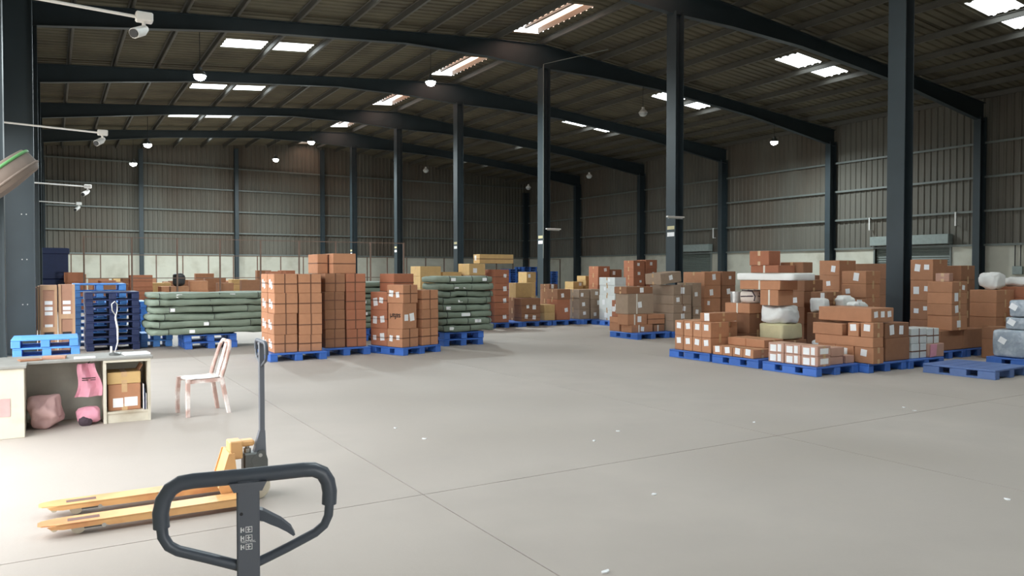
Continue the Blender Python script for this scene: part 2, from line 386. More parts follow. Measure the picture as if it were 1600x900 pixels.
MB().tube([(16.8, 25.24, 2.2), (16.8, 25.24, 9.9), (18.6, 23.4, 10.3)], .018, 6).build('pipe', 'girt', cc)

# ================================================================== LAMPS
def lamp(x, y, z, lit, label, group, power=500):
    o = empty('high_bay_lamp', (x, y, z)); tag(o, label, 'lamp', group)
    MB().lathe([(.20, 0), (.2, .02), (.13, .12), (.07, .16), (.06, .26)], (0, 0, 0), 'z', 16).build('housing', 'white' if not lit else 'pump', o, smooth=True)
    MB().lathe([(.05, -.15), (.12, -.12), (.165, -.07), (.18, 0)], (0, 0, 0), 'z', 16).build('diffuser', 'led' if lit else 'ledoff', o)
    top = roof(x)-.8
    MB().tube([(0, 0, .26), (0, 0, max(top-z, .3))], .012, 6).build('suspension_cord', 'dark', o)
    if lit:
        l = bpy.data.lights.new('lamp_light', 'AREA'); l.shape = 'DISK'; l.size = .34; l.energy = power; l.color = (.86, .97, 1)
        lo = link('lamp_light', l, o, (0, 0, -.17))
for (x, y, z) in ((4.05, 25.5, 7.8), (4.05, 40.5, 7.8), (4.05, 48, 7.8), (12, 25.5, 8.63), (12, 40.5, 8.63), (12, 48, 8.65), (30.7, 25.5, 8.1)):
    lamp(x, y, z, True, ('lit high bay lamp in the row over the green bale aisle' if x < 5 else 'lit high bay lamp in the row beside the ridge vents' if x < 20 else 'lone lit high bay lamp near the roller-door wall'), 'lit high bay lamps', 500 if x < 20 else 380)
for (x, y, z) in ((4.05, 10.5, 7.8), (12, 10.5, 8.63), (4.05, 3, 7.8), (12, 3, 8.63), (22.2, 3, 8.63)):  # unseen lamps added to brighten the near floor
    lamp(x, y, z, True, 'added unseen high bay lamp brightening the open loading floor', 'added high bay lamps over the loading floor', 55 if y > 5 else 110)
for (x, y, z) in ((30.6, 48, 7.95), (30.6, 40.5, 8.0), (22.2, 48, 8.65), (22.2, 25.5, 8.6)):
    lamp(x, y, z, False, 'unlit high bay lamp hanging in the dark roller-door half', 'unlit high bay lamps')
def cctv(y, z, x1, label):
    o = empty('security_camera', (XL+.2, y, z)); tag(o, label, 'camera')
    L = x1-(XL+.2)
    MB().tube([(0, 0, .05), (L-.02, 0, 0)], .019, 8).build('pole', 'white', o, smooth=True)
    MB().cbox(L-.06, L+.13, -.07, .07, -.05, .06, .015).build('junction_box', 'white', o)
    MB().tube([(L+.03, 0, -.05), (L+.03, 0, -.14), (L-.02, -.02, -.16)], .022, 8).build('neck', 'white', o, smooth=True)
    b = MB().tube([(L+.05, .06, -.11), (L+.01, .0, -.16), (L-.09, -.14, -.24)], [.045, .062, .062], 12).build('body', 'white', o, smooth=True)
    MB().tube([(L-.085, -.135, -.237), (L-.1, -.155, -.248)], .05, 12).build('lens', 'dark', b)
cctv(10.2, 4.72, .96, 'large white security camera on pole nearest the desk')
cctv(17.7, 4.5, .9, 'white security camera on pole above the light blue pallets')
cctv(25.2, 4.12, .9, 'small white security camera on pole, third along the side wall')
cctv(32.7, 4.2, .88, 'tiny white security camera on pole, fourth along the side wall')
# wall fan
fan = empty('wall_fan', (-.45, 9.85, 2.64)); tag(fan, 'dusty round wall fan bracketed to the steel column above the desk', 'fan')
vd = (fan.location-Vector((0, 0, EYE))).normalized(); rt = (_r*.72-_u*.69); rt = (rt-vd*rt.dot(vd)).normalized()-vd*.06; q = rt.to_track_quat('Z', 'Y').to_euler()
def fanpart(mb, n, m, smooth=True):
    o = mb.build(n, m, fan, (0, 0, 0), q, smooth); return o
fanpart(MB().lathe([(.30, -.13), (.37, -.12), (.4, -.05), (.4, .07), (.36, .12), (.12, .14), (.05, .14)], n=28), 'guard', 'fan')
fanpart(MB().tube([(.398*math.cos(a*math.pi/12), .398*math.sin(a*math.pi/12), -.08) for a in range(25)], .016, 8), 'guard_ring', 'fangreen')
fanpart(MB().tube([(.4*math.cos(a*math.pi/12), .4*math.sin(a*math.pi/12), .06) for a in range(25)], .014, 8), 'guard_ring', 'fan')
fanpart(MB().lathe([(.09, -.32), (.11, -.28), (.11, -.1)], n=16), 'motor', 'pump')
MB().tube([(0, 0, 0), (-.08, .2, -.06), (-.12, .4, -.1), (-.2, .5, -.1)], .025, 8).build('bracket', 'steel', fan)

# ================================================================== GENERIC GOODS
def pallet_meshes(m, s=1.1, h=.15):
    hs = s/2; P = []
    dk = MB().cbox(-hs, hs, -hs, hs, h-.03, h, .006)
    for k in range(-4, 5):
        if k % 2: dk.box(-hs+.14, hs-.14, k*s/10-.018, k*s/10+.018, h, h+.003)
    P.append(('deck', dk.mesh('deck', m)))
    bl = MB().cbox(-.07, .07, -.13, .13, .02, h-.03, .008).mesh('block', m)
    blocks = [(x, y) for x in (-hs+.07, 0, hs-.07) for y in (-hs+.13, 0, hs-.13)]
    rn = MB().cbox(-.07, .07, -hs, hs, 0, .03, .004).mesh('runner', m)
    sk = MB().cbox(-hs, hs, -.02, .02, h-.045, h-.03, .002)
    return dict(deck=P[0][1], block=bl, blocks=blocks, runner=rn, s=s, h=h, m=m)
PM = {}
def pal_set(m, s):
    k = (m, round(s, 2))
    if k not in PM: PM[k] = pallet_meshes(m, s)
    return PM[k]
def pallet(x0, y0, label, m='blue', s=1.06, z=0, yaw=0, group=None, frame=None, parts=True):
    P = pal_set(m, s); fr = frame or W0; p = fr.world(x0+s/2, y0+s/2, z); a = fr.a+yaw
    if not parts:
        mb = MB().box(-s/2, s/2, -s/2, s/2, .12, .15).box(-s/2, s/2, -s/2, -s/2+.1, 0, .02).box(-s/2, s/2, s/2-.1, s/2, 0, .02)
        for x, y in P['blocks']: mb.box(x-.07, x+.07, y-.13, y+.13, .0, .12)
        if 'simple' not in P: P['simple'] = mb.mesh('pallet', m)
        return tag(link('plastic_pallet', P['simple'], None, p, (0, 0, a)), label, 'pallet', group)
    o = tag(link('plastic_pallet', P['deck'], None, p, (0, 0, a)), label, 'pallet', group)
    for x, y in P['blocks']: link('block', P['block'], o, (x, y, 0))
    for x in (-s/2+.07, 0, s/2-.07): link('runner', P['runner'], o, (x, 0, 0))
    return o
def pallet_stack(n, x0, y0, label, m='blue', s=1.06, parts=True, group=None, jit=.012, h=.1545):
    for i in range(n): pallet(x0+random.uniform(-jit, jit), y0+random.uniform(-jit, jit), label+(', '+layer(i, n) if parts else ''), m, s, z=i*h+.001*(i > 0), yaw=random.uniform(-.012, .012), group=group or (None if parts else label), parts=parts)

def slab(face, sx, sy, sz, u, v, w, h, rot=0, t=.003):
    """thin sheet lying on one face of a box sx*sy*sz (origin at base centre)"""
    mb = MB(); c, s = math.cos(rot), math.sin(rot); V = []
    for d in (-.001, t):
        for a, b in ((-w/2, -h/2), (w/2, -h/2), (w/2, h/2), (-w/2, h/2)):
            p, q_ = a*c-b*s, a*s+b*c
            if face == '-y': V.append((u*sx-sx/2+p, -sy/2-d, v*sz+q_))
            elif face == '-x': V.append((-sx/2-d, sy/2-u*sy-p, v*sz+q_))
            else: V.append((u*sx-sx/2+p, v*sy-sy/2+q_, sz+d))
    return mb.add(V, [(0,3,2,1),(4,5,6,7),(0,1,5,4),(1,2,6,5),(2,3,7,6),(3,0,4,7)])
ORD = {1: [''], 2: ['bottom layer', 'top layer'], 3: ['bottom layer', 'middle layer', 'top layer']}
def layer(i, n):
    if n == 1: return ''
    if i == 0: return 'bottom layer'
    if i == n-1: return 'top layer'
    return ['', 'second', 'third', 'fourth', 'fifth', 'sixth', 'seventh', 'eighth', 'ninth'][i]+' layer up' if n > 3 else 'middle layer'
def carton(p, sx, sy, sz, rz, style, label, group=None, papers=(), straps=None, tape='x', tilt=(0, 0), small=False):
    o = MB().cbox(-sx/2, sx/2, -sy/2, sy/2, 0, sz, min(.008, sz*.05)).build('carton', 'carton_'+style, None, p, (tilt[0], tilt[1], rz))
    tag(o, label, 'box', group)
    if straps:
        e = .003
        if 'v' in straps:
            u = random.uniform(-.04, .04)*sx
            MB().box(u-.011, u+.011, -sy/2-e, -sy/2+.001, .003, sz).build('strap', 'tape_dark', o)
            MB().box(u-.011, u+.011, -sy/2, sy/2, sz-.001, sz+e*.6).build('strap', 'tape_dark', o)
        if 'h' in straps:
            z = sz*random.uniform(.47, .53)
            MB().box(-sx/2, sx/2, -sy/2-e, -sy/2+.001, z-.01, z+.01).box(-sx/2-e, -sx/2+.001, -sy/2, sy/2, z-.01, z+.01).build('strap', 'tape_dark', o)
        if 'k' in straps:    # white tape down the -x face
            MB().box(-sx/2-e, -sx/2+.001, -.02, .02, 0, sz).box(-sx/2, sx/2, -.02, .02, sz-.001, sz+e*.6).build('tape_strip', 'tape_white', o)
        if 'w' in straps:
            MB().box(-sx*.18, -sx*.18+.04, -sy/2-e, -sy/2+.001, 0, sz).build('tape_strip', 'tape_white', o)
    elif tape and not small:
        e = .002; t = .028; dr = min(.09, sz*.4)
        mb = MB()
        if tape == 'x': mb.box(-sx/2-e, sx/2+e, -t, t, sz-.001, sz+e).box(-sx/2-e, -sx/2+.001, -t, t, sz-dr, sz).box(-sx/2-e, -sx/2+.001, -t, t, 0, dr*.8)
        else: mb.box(-t, t, -sy/2-e, sy/2+e, sz-.001, sz+e).box(-t, t, -sy/2-e, -sy/2+.001, sz-dr, sz).box(-t, t, -sy/2-e, -sy/2+.001, 0, dr*.8)
        mb.build('tape_strip', 'tape_clear', o)
    for q in papers:
        f, u, v, w_, h_ = q[:5]
        if w_ > .9*(sx if f == '-y' else sy) or h_ > .9*sz: continue
        slab(f, sx, sy, sz, u, v, w_, h_, q[5] if len(q) > 5 else 0).build('paper_label', 'paper', o)
    return o
def rp(face, n=1, big=False):
    R = random.uniform; out = []
    for k in range(n):
        w_ = R(.09, .13) if not big else R(.13, .17)
        out.append((face, R(.25, .75) if n == 1 else (.28+.4*k/(n-1)+R(-.05, .05)), R(.4, .65), w_, w_*R(.9, 1.35), R(-.15, .15)))
    return out
PAP = {'': lambda: [], 'x1': lambda: rp('-x'), 'y1': lambda: rp('-y'), 'x2': lambda: rp('-x', 2), 'y2': lambda: rp('-y', 2), 'xy': lambda: rp('-x')+rp('-y'),
       'sq': lambda: [('-x', .5, .66, .11, .11, random.uniform(-.12, .12))], 'sq1': lambda: [('-y', .45, .55, .12, .13, random.uniform(-.1, .1))],
       'xb': lambda: rp('-x', 2, True), 'bigy': lambda: [('-y', .5, .5, .22, .13, 0)], 'p3': lambda: [('-x', .32, .45, .12, .11), ('-x', .72, .5, .07, .12), ('-y', .5, .5, .2, .09)]}
TOP = {}
def col_y(label, yp, pxl, pxr, ys, depth, style='o', pap='', z0=.152, nx=1, rows=1, straps=None, fr=W0, tape='x', group=None, jit=.012, tilt=(0, 0), tall=False):
    """stack of cartons seen on their -y face in the plane y = yp; ys: picture rows from the bottom up"""
    pm = (pxl+pxr)/2; X0 = fr.on_y(yp, pxl, ys[0]).x; X1 = fr.on_y(yp, pxr, ys[0]).x
    zz = [z0]+[fr.on_y(yp, pm, y).z for y in ys[1:]]; n = len(zz)-1; wdt = (X1-X0)/nx; dp = depth/rows; out = []
    for i in range(n):
        h = zz[i+1]-zz[i]
        if h < .02: print('BAD layer', label, i, h); h = .05
        for a in range(nx):
            for b in range(rows):
                j = random.uniform(-jit, jit)*.6; k = random.uniform(0, jit)
                p = fr.world(X0+wdt*(a+.5)+j, yp+dp*(b+.5)+k, zz[i]+.0008)
                ly = layer(i, n)+(' at the back' if b else '')
                out.append(carton(p, wdt-.016, dp-.02, h-.002, fr.a+random.uniform(-.012, .012)*(jit > 0), style if len(style) == 1 else style[i % len(style)], label+(', '+ly if ly else ''),
                           (group or label) if (nx*rows > 1) else None, PAP[pap]() if b == 0 else (), straps, tape, tilt if i == n-1 else (0, 0)))
    return out
def col_x(label, xp, pxl, pxr, ys, depth, style='o', pap='', z0=.152, ny=1, cols=1, straps=None, fr=W0, tape='y', group=None, jit=.012, tilt=(0, 0)):
    """the same on the -x face in the plane x = xp; pxl is the far end"""
    pm = (pxl+pxr)/2; Y1 = fr.on_x(xp, pxl, ys[0]).y; Y0 = fr.on_x(xp, pxr, ys[0]).y
    zz = [z0]+[fr.on_x(xp, pm, y).z for y in ys[1:]]; n = len(zz)-1; wdt = (Y1-Y0)/ny; dp = depth/cols; out = []
    for i in range(n):
        h = zz[i+1]-zz[i]
        if h < .02: print('BAD layer', label, i, h); h = .05
        for a in range(ny):
            for b in range(cols):
                p = fr.world(xp+dp*(b+.5)+random.uniform(0, jit), Y0+wdt*(a+.5)+random.uniform(-jit, jit)*.4, zz[i]+.0008)
                ly = layer(i, n)
                out.append(carton(p, dp-.02, wdt-.012, h-.002, fr.a+random.uniform(-.01, .01)*(jit > 0), style if len(style) == 1 else style[i % len(style)], label+(', '+ly if ly else ''),
                           (group or label) if (ny*cols > 1) else None, PAP[pap]() if b == 0 else (), straps, tape, tilt if i == n-1 else (0, 0)))
    return out
def topz(objs): return max((o.matrix_basis.translation.z+max(v.co.z for v in o.data.vertices)) for o in objs)

def soft(name, m, label, cat, p, sx, sy, sz, rz=0, lump=.03, freq=2.2, group=None, n=4.0, res=(24, 18, 8), sag=0, seed=0, crease=0):
    """rounded soft bundle; origin at base centre"""
    V = []; F = []; a, b = res[0], res[1]
    def se(c, e): return math.copysign(abs(c)**e, c)
    e = 2/n; nu, nv = a*2, b
    for i in range(nv+1):
        ph = -math.pi/2+math.pi*i/nv
        for k in range(nu):
            th = 2*math.pi*k/nu
            x = se(math.cos(ph), e)*se(math.cos(th), e); y = se(math.cos(ph), e)*se(math.sin(th), e); z = se(math.sin(ph), e*.8)
            q = Vector((x*sx/2, y*sy/2, z*sz/2)); nn = noise.noise_vector(q*freq+Vector((seed*7.3, seed*3.1, 0)))*lump
            nn += noise.noise_vector(q*freq*3.3+Vector((seed*1.3, 9, seed)))*lump*.4
            if crease: nn += Vector((x*.4, y, z))*crease*noise.noise(Vector((q.x*11+q.z*22, q.z*30, seed)))*1.2
            q = q+nn; q.z = min(max(q.z+sz/2, 0), sz) - sag*(max(0, -x)**2)
            V.append(q)
    for i in range(nv):
        for k in range(nu): F.append((i*nu+k, i*nu+(k+1) % nu, (i+1)*nu+(k+1) % nu, (i+1)*nu+k))
    o = MB().add(V, F).build(name, m, None, p, (0, 0, rz), smooth='all')
    return tag(o, label, cat, group)

# ================================================================== LEFT STACKS
pallet(3.40, 14.1, 'blue plastic pallet under the strapped cartons, corner nearest the pallet truck')
pallet(4.50, 14.5, 'blue plastic pallet under the shaded strapped cartons', s=.98)
A1 = 'strapped brown carton in the four-high stack with address papers'
a1 = []
for (l, r_) in ((428, 466), (467, 504)):
    a1 += col_y(A1 if l == 428 else 'strapped brown carton between the papered and shaded stacks', 14.2, l, r_, [551.7, 523, 490, 458, 428], .98, 'o', 'y1' if False else '', rows=2, straps='vh', group='cartons of the papered four-high stack')
for o in a1[:8]:
    d = o.data; sx = max(v.co.x for v in d.vertices)*2; sy = max(v.co.y for v in d.vertices)*2; sz = max(v.co.z for v in d.vertices)
    for (u, v, w_, h_, rr) in ((.35, .5, .1, .15, .1), (.6, .4, .1, .13, .3)):
        slab('-x', sx, sy, sz, u+random.uniform(-.06, .06), v, w_, h_, rr).build('paper_label', 'paper', o)
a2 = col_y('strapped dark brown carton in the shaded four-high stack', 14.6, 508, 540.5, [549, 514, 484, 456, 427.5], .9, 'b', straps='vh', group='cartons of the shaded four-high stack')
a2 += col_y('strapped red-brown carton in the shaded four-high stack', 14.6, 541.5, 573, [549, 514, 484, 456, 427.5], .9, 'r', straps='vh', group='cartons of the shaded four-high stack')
zt = topz(a1+a2)+.002
col_y('brown carton with three papers lying on the shaded four-high stack', 14.72, 520, 557, [426, 396], .72, 'o', '', z0=zt, straps='h', jit=0)
b_ = bpy.data.objects[-1] if False else None
bc2 = col_y('brown carton tucked behind the papered carton on the shaded stack', 14.95, 495.8, 513, [426, 397], .66, 'o', '', z0=zt, straps='h', jit=0)

# stack with the upside-down print
B = Frame(5.9, 13.83, math.radians(20))
pallet(0, 0, 'blue plastic pallet turned askew under the carton with upside-down print', frame=B, s=1.06)
bb = 'carton on the askew pallet'
n1 = col_y('brown carton under the printed carton on the askew pallet', .05, 629, 655, [543.6, 513.6], .46, 'o', 'x2', straps='vh', fr=B)
n2 = col_y('tall tan carton printed upside down on the askew pallet', .05, 629, 652, [513, 473.8], .44, 'o', 'y2', z0=topz(n1)+.001, straps='', fr=B, jit=0, tape=None)
t = bpy.data.curves.new('printed_text', 'FONT'); t.body = 'safari'; t.size = .15; t.extrude = .001; t.align_x = 'CENTER'; t.align_y = 'CENTER'; t.offset = .003
t.materials.append(M['ink']); sxx = max(v.co.x for v in n2[0].data.vertices); szz = max(v.co.z for v in n2[0].data.vertices)
text_mesh('printed_text', t, n2[0], (-sxx-.003, 0, szz*.5), (math.pi/2, math.pi, -math.pi/2))
col_y('brown carton with papers on top of the printed carton',   .03, 630, 654, [474, 445], .48, 'o', 'x2', z0=topz(n2)+.001, straps='vh', fr=B)
col_x('brown papered carton behind the printed carton', .05, 578, 604, [541, 513, 484, 456], .42, 'r', 'x2', fr=B, straps='h')
col_y('strapped brown carton beside the printed carton, front corner of the askew pallet', .05, 660.5, 686, [542, 512, 483, 453], .42, 'o', fr=B, straps='vh')
n3 = col_y('strapped carton at the back of the askew pallet', .55, 640, 684, [538, 508, 480, 455], .45, 'r', fr=B, straps='vh')
col_y('red-brown carton topmost at the back of the askew pallet', .56, 616, 648, [455, 427.5], .45, 'r', z0=topz(n3)+.012, fr=B, straps='h')

# green fabric bales
def bales(x0, x1, y0, dep, z0, n, h, label, sag=0, shift=0):
    z = z0
    for i in range(n):
        hh = h*random.uniform(.92, 1.06); sx = (x1-x0)*random.uniform(.97, 1.03); ox = random.uniform(-.04, .04)+shift*(i-n/2)
        o = soft('fabric_bale', 'green', label+(', '+layer(i, n)), 'bale', ((x0+x1)/2+ox, y0+dep/2+random.uniform(-.03, .03), z), sx, dep*random.uniform(.96, 1.04), hh*.99,
                 random.uniform(-.02, .02), .03, 3.0, label, 6, (34, 12, 8), sag=sag, crease=.02, seed=random.random()*50)
        for k in range(random.choice((0, 1, 1, 2))):
            u = random.uniform(.12, .88); MB().box(-.055, .055, -.01, .004, -.035, .035).build('paper_tag', 'paper', o, ((u-.5)*sx*.9, -dep*.5*.995, hh*.5))
        for k in range(3):
            u = -.36+.36*k+random.uniform(-.08, .08)
            MB().tube([(u*sx, -dep/2*1.01, hh*.12), (u*sx+.01, -dep/2*1.025, hh*.5), (u*sx, -dep/2*1.01, hh*.9), (u*sx, -dep*.47, hh*.96)], .007, 5).build('tie_cord', 'dark', o)
        z += hh*.99+.001
pallet_stack(2, 2.42, 17.35, 'blue plastic pallet under the long low green bales', group='pallets under the long green bales')
pallet_stack(2, 1.66, 18.35, 'blue plastic pallet at the sagging end of the green bales', m='lblue', s=.64, group='pallets at the sagging bale end')
bales(1.72, 4.25, 17.25, 1.2, .316, 6, .15, 'long green fabric bale in the low pile behind the chair')
pallet_stack(2, 5.9, 17.3, 'blue plastic pallet under the hidden green bales')
bales(5.2, 7.1, 17.25, 1.2, .316, 8, .145, 'green fabric bale in the pile between the strapped stacks')
pallet_stack(2, 7.42, 15.1, 'blue plastic pallet under the tall green bale pile', s=1.0, group='pallets under the tall green bales')
bales(7.28, 8.72, 15.05, 1.15, .316, 8, .158, 'green fabric bale in the tall pile on two pallets')

# empty pallets and crates behind the desk
pallet_stack(3, -.6, 15.9, 'pale blue plastic pallet in the low pile behind the desk', 'lblue', 1.03, jit=.03)
pallet_stack(8, .6, 17.95, 'dark navy plastic pallet in the tall pile behind the desk', 'navy', 1.0)
pallet_stack(9, .42, 19.35, 'bright blue plastic pallet in the tall pile behind the navy ones', 'lblue', 1.05)
pallet_stack(6, .98, 20.75, 'bright blue plastic pallet in the shorter pile beside the green bales', 'lblue', 1.05)
def crate(x0, x1, y, h, label, rails):
    w_ = x1-x0; o = MB().cbox(0, w_, 0, .45, 0, h, .008).build('board_crate', 'board', None, (x0, y, 0)); tag(o, label, 'crate')
    for a, b in ((0, .05), (w_-.05, w_)): MB().box(a, b, -.025, 0, .02, h).build('batten', 'wood', o)
    for z in rails: MB().box(.05, w_-.05, -.022, 0, z, z+.1).build('batten', 'wood', o)
    for z in (.98, .86, .76, .5)[:len(rails)+2]: MB().box(w_/2-.07, w_/2+.07, -.006, 0, z, z+.075).build('paper_label', 'paper', o)
    MB().cbox(w_/2-.08, w_/2+.08, -.008, 0, .36, .41, .003).build('handle_slot', 'dark', o)
crate(-.2, .1, 18.2, 1.38, 'tall brown board crate with battens and three papers', (1.28, .42))
crate(.12, .42, 18.25, 1.39, 'tall brown board crate with one middle batten beside blue pallets', (.68,))
for k, x in enumerate((-.245, -.3, -.35)):
    MB().cbox(x, x+.035, 18.2, 18.7, 0, 1.36-.02*k, .004).build('board_sheet', ('wood', 'board', 'wood')[k])
    tag(bpy.data.objects['board_sheet' if k == 0 else f'board_sheet.{k:03d}'], 'thin brown board standing on edge beside the tall crates', 'board', 'thin boards beside the crates')
for k, (z0, z1) in enumerate(((0, 1.35), (1.352, 2.65))):
    o = MB().cbox(-.4, .62 - .05*(k == 0), 36.6, 37.6, z0, z1, .03).build('bulk_bin', 'navy'); tag(o, ('lower' if k == 0 else 'upper')+' plain navy blue bulk bin by the side wall', 'bin')
    MB().cbox(-.44, .66-.05*(k == 0), 36.56, 37.64, z1-.25, z1-.01, .02).build('rim', 'navy', o)

# ================================================================== MIDDLE ROW
for k, (x, y) in enumerate(((11.0, 19.25), (12.1, 19.3), (13.2, 19.3), (14.3, 19.2))):
    pallet(x, y, ['blue pallet under the tall red-brown stack behind the green bales', 'blue pallet under the tan-sided cartons', 'blue pallet under the half-open cartons', 'blue pallet under the white cartons'][k])
pallet(9.9, 19.3, 'blue pallet hidden behind the tall green bales')
m1 = col_y('red-brown carton in the tall single stack behind green bales', 19.35, 773, 796, [505, 482.6, 461.6, 443.7, 421], .8, 'r', 'y1', straps='h')
m0 = col_y('tan carton in the stack behind the tall green bales', 19.4, 733, 759, [509, 482, 455, 430, 412], .7, 'bbbt', 'y1')
zz = max(topz(m0), topz(m1))+.015
carton(W0.world(11.35, 19.75, zz), 1.15, .4, .27, -.02, 't', 'long tan carton laid across two tall stacks behind green bales', papers=rp('-x'), straps='h')
t1 = col_y('tan carton in the stack seen over the tall green bales', 19.7, 657, 690, [509, 480, 450, 432, 416], .7, 't')
pallet(8.8, 19.6, 'blue pallet far behind the askew pallet of cartons')
pallet(7.6, 19.65, 'blue pallet behind the tall green bales, out of reach')
col_y('flat tan carton seen over the tall green bales', 19.75, 692, 722, [509, 480, 450, 432, 425], .7, 't')
col_y('brown carton with tan end on the pallet by the tall stack', 19.35, 815, 845, [504, 490, 466], .45, 'b', 'y2', straps='h')
col_y('tan-flapped carton behind the brown tan-ended carton', 19.85, 806, 832, [503, 485, 465, 442], .45, 'bbt')
col_y('brown tan-ended carton on a taller red-brown carton', 19.4, 871, 892, [500, 468, 452], .6, 'rb', 'y1')
col_y('small open carton beside the taller red-brown carton', 19.45, 851, 868, [500, 488, 476], .5, 't')
col_y('grey-brown carton in the pair of drab stacks, broader one', 19.4, 905, 922, [499, 484, 466, 452.5], .7, 'g', 'y1')
col_y('grey-brown carton in the pair of drab stacks, slimmer one', 19.35, 924, 944, [499, 481, 467, 452], .6, 'g', 'y1')
pallet(14.55, 18.05, 'blue pallet under the white glossy cartons')
col_y('white carton in the bright four-high stack', 18.2, 961, 979, [501, 485, 461.6, 446, 433.5], .8, 'w', 'x1')
col_y('pinkish tan carton beside the bright white stack', 18.25, 980.5, 992, [501, 483, 465, 447], .7, 'g')
for (l, r_, top, Y, st, lab) in ((990, 1008, [505, 480, 455, 445, 433, 420, 407], 22, 'r', 'red-brown carton with papers in the high back stack'),
                                 (1009, 1027, [505, 480, 455, 445, 433, 420, 406], 22, 'r', 'red-brown carton in the high back stack beside ridge column'),
                                 (934, 953, [500, 470, 445, 430, 416], 23, 'r', 'red-brown carton in the back stack behind drab cartons'),
                                 (954, 972, [500, 470, 445, 433, 421], 23, 'b', 'brown papered carton in the low back stack behind white cartons'),
                                 (915, 931, [498, 470, 446, 438, 431], 24, 't', 'tan carton in the back stack before blue pallets'),
                                 (896, 912, [498, 470, 450, 440], 24, 't', 'small tan carton behind the drab cartons'),
                                 (823, 838, [500, 475, 455, 441, 425], 22.6, 't', 'pale tan carton in the stack beside the green ridge column'),
                                 (858, 872, [498, 470, 452, 444], 22.6, 'b', 'small brown carton behind the ridge column')):
    col_y(lab, Y, l, r_, top, .6, st, 'y1', z0=.002)
for k, (x, y) in enumerate(((26.5, 44), (28.0, 44.6), (29.5, 44.2), (24.2, 45.5))):
    pallet_stack((12, 13, 11, 14)[k], x, y, ['blue pallet in the far pile against the dark end corner', 'blue pallet in the second far pile', 'blue pallet in the far pile nearest the roller-door wall', 'blue pallet in the far pile seen past the ridge column'][k], 'blue', 1.15, parts=False)

# ================================================================== RIGHT STACKS
pallet(12.16, 14.15, 'blue pallet under the untidy brown cartons')
r = col_y('brown carton at the base of the untidy pile, papered', 14.38, 987, 1021, [521.7, 507.5], .42, 'o', 'y1', straps='w')
col_y('brown carton at the base of the untidy pile, end one', 14.4, 1022, 1039, [521, 507.5], .42, 'b', 'y1', straps='w')
rb = col_x('brown carton at the far base of the untidy pile', 12.2, 951, 967, [519, 504, 495], .6, 'o')
r2 = col_y('brown taped carton second up in the untidy pile', 14.42, 981, 1012, [507.5, 491], .42, 'o', 'y1', straps='w', z0=topz(r)+.001)
col_y('brown carton banded with tape in the untidy pile', 14.42, 1013, 1040, [507.5, 491], .42, 'o', straps='h', z0=topz(r)+.001)
r3 = col_y('large tan carton leaning on top of the untidy pile', 14.45, 981, 1022, [491, 459], .5, 'g', 'y1', straps='w', z0=topz(r2)+.004, jit=0)
for o in r3: o.rotation_euler.x = .0
col_y('flat brown carton topmost on the untidy pile', 14.45, 979, 1021, [459, 448], .5, 'b', 'y1', z0=topz(r3)+.002)
col_x('red-brown carton perched at the back of the untidy pile', 12.25, 955, 966, [495, 469], .35, 'r', 'x2', z0=topz(rb)+.001)
pallet(13.3, 14.12, 'blue pallet under the grey-brown tilted-top stack')
v = col_y('dull brown carton in the stack with a tilted top', 14.17, 1052, 1081, [515, 501, 489, 475.5, 461, 445.5], .8, 'g', 'y1', straps='v')
o = col_y('dull brown carton lying tilted on top of its stack', 14.2, 1033, 1066, [445, 427], .6, 'g', 'y1', z0=topz(v)+.03, jit=0)[0]; o.rotation_euler.y = -.1; o.location.z += .02
col_y('tall narrow dull carton beside the tilted-top stack', 14.22, 1083, 1097, [515, 494, 479, 442], .6, 'g', 'y1')
pallet(14.5, 14.3, 'blue pallet under the tan-ended brown cartons'); 
col_y('brown carton with tan end in the wide back stack', 14.35, 1101, 1127, [512, 487, 465.6, 445.6, 425], .8, 'o', 'y1')
col_y('brown carton in the wide back stack, column by the white bag', 14.4, 1128.5, 1150, [512, 487, 466, 446, 424], .8, 'b', 'y1')

P1 = 'small brown carton with square paper on the outer long-row pallet'
pallet(10.3, 9.98, 'bright blue pallet at the far end of the front row'); pallet(10.28, 8.84, 'bright blue pallet in the middle of the front row')
pallet(10.24, 7.66, 'bright blue pallet at the front row corner, white-labelled cartons'); pallet(11.34, 7.5, 'blue pallet under the long brown cartons')
pallet(12.44, 7.48, 'blue pallet under the white and pink cartons')
p1 = col_x('small brown carton with square paper, double row', 10.34, 1053, 1110, [552, 526, 502], .5, 'o', 'sq', ny=4, group='small square-papered cartons, double row')
p1b = col_x('brown carton behind the square-papered double row', 10.87, 1070, 1126, [548, 524, 501], .46, 'o', '', ny=2, group='cartons behind the double row')
col_x('long low brown carton lying on the square-papered double row', 10.42, 1092, 1108, [502, 489], .75, 'o', 'x1', z0=max(topz(p1), topz(p1b))+.001)
col_y('brown carton with square paper on the double row end', 10.06, 1143, 1168, [502, 488], .4, 'b', 'sq1', z0=topz(p1b)+.001) if False else None
p2 = col_x('small brown carton with square paper, single row', 10.31, 1112, 1176, [562, 543.5], .5, 'o', 'sq', ny=4, group='small square-papered cartons, single row')
p2b = col_x('brown carton behind the square-papered single row', 10.83, 1128, 1196, [562, 541.5], .46, 'b', '', ny=2, group='cartons behind the single row')
col_x('low brown carton printed on its side, upper row', 10.72, 1135.5, 1194, [545, 529], .52, 'o', '', ny=2, z0=max(topz(p2), topz(p2b))+.001, group='low cartons on the single row')
p3 = col_x('pinkish carton with large white papers at the row corner', 10.28, 1199, 1277, [574, 553.5, 538], .34, 'p', 'p3', ny=3, group='pinkish papered cartons')
col_y('pinkish carton with wide white paper beside the corner', 7.72, 1299, 1320, [573, 557, 543], .34, 'p', 'bigy')
col_y('pinkish brown carton with wide paper by the long cartons', 7.74, 1322, 1336, [572, 555.5], .34, 'p', 'bigy')
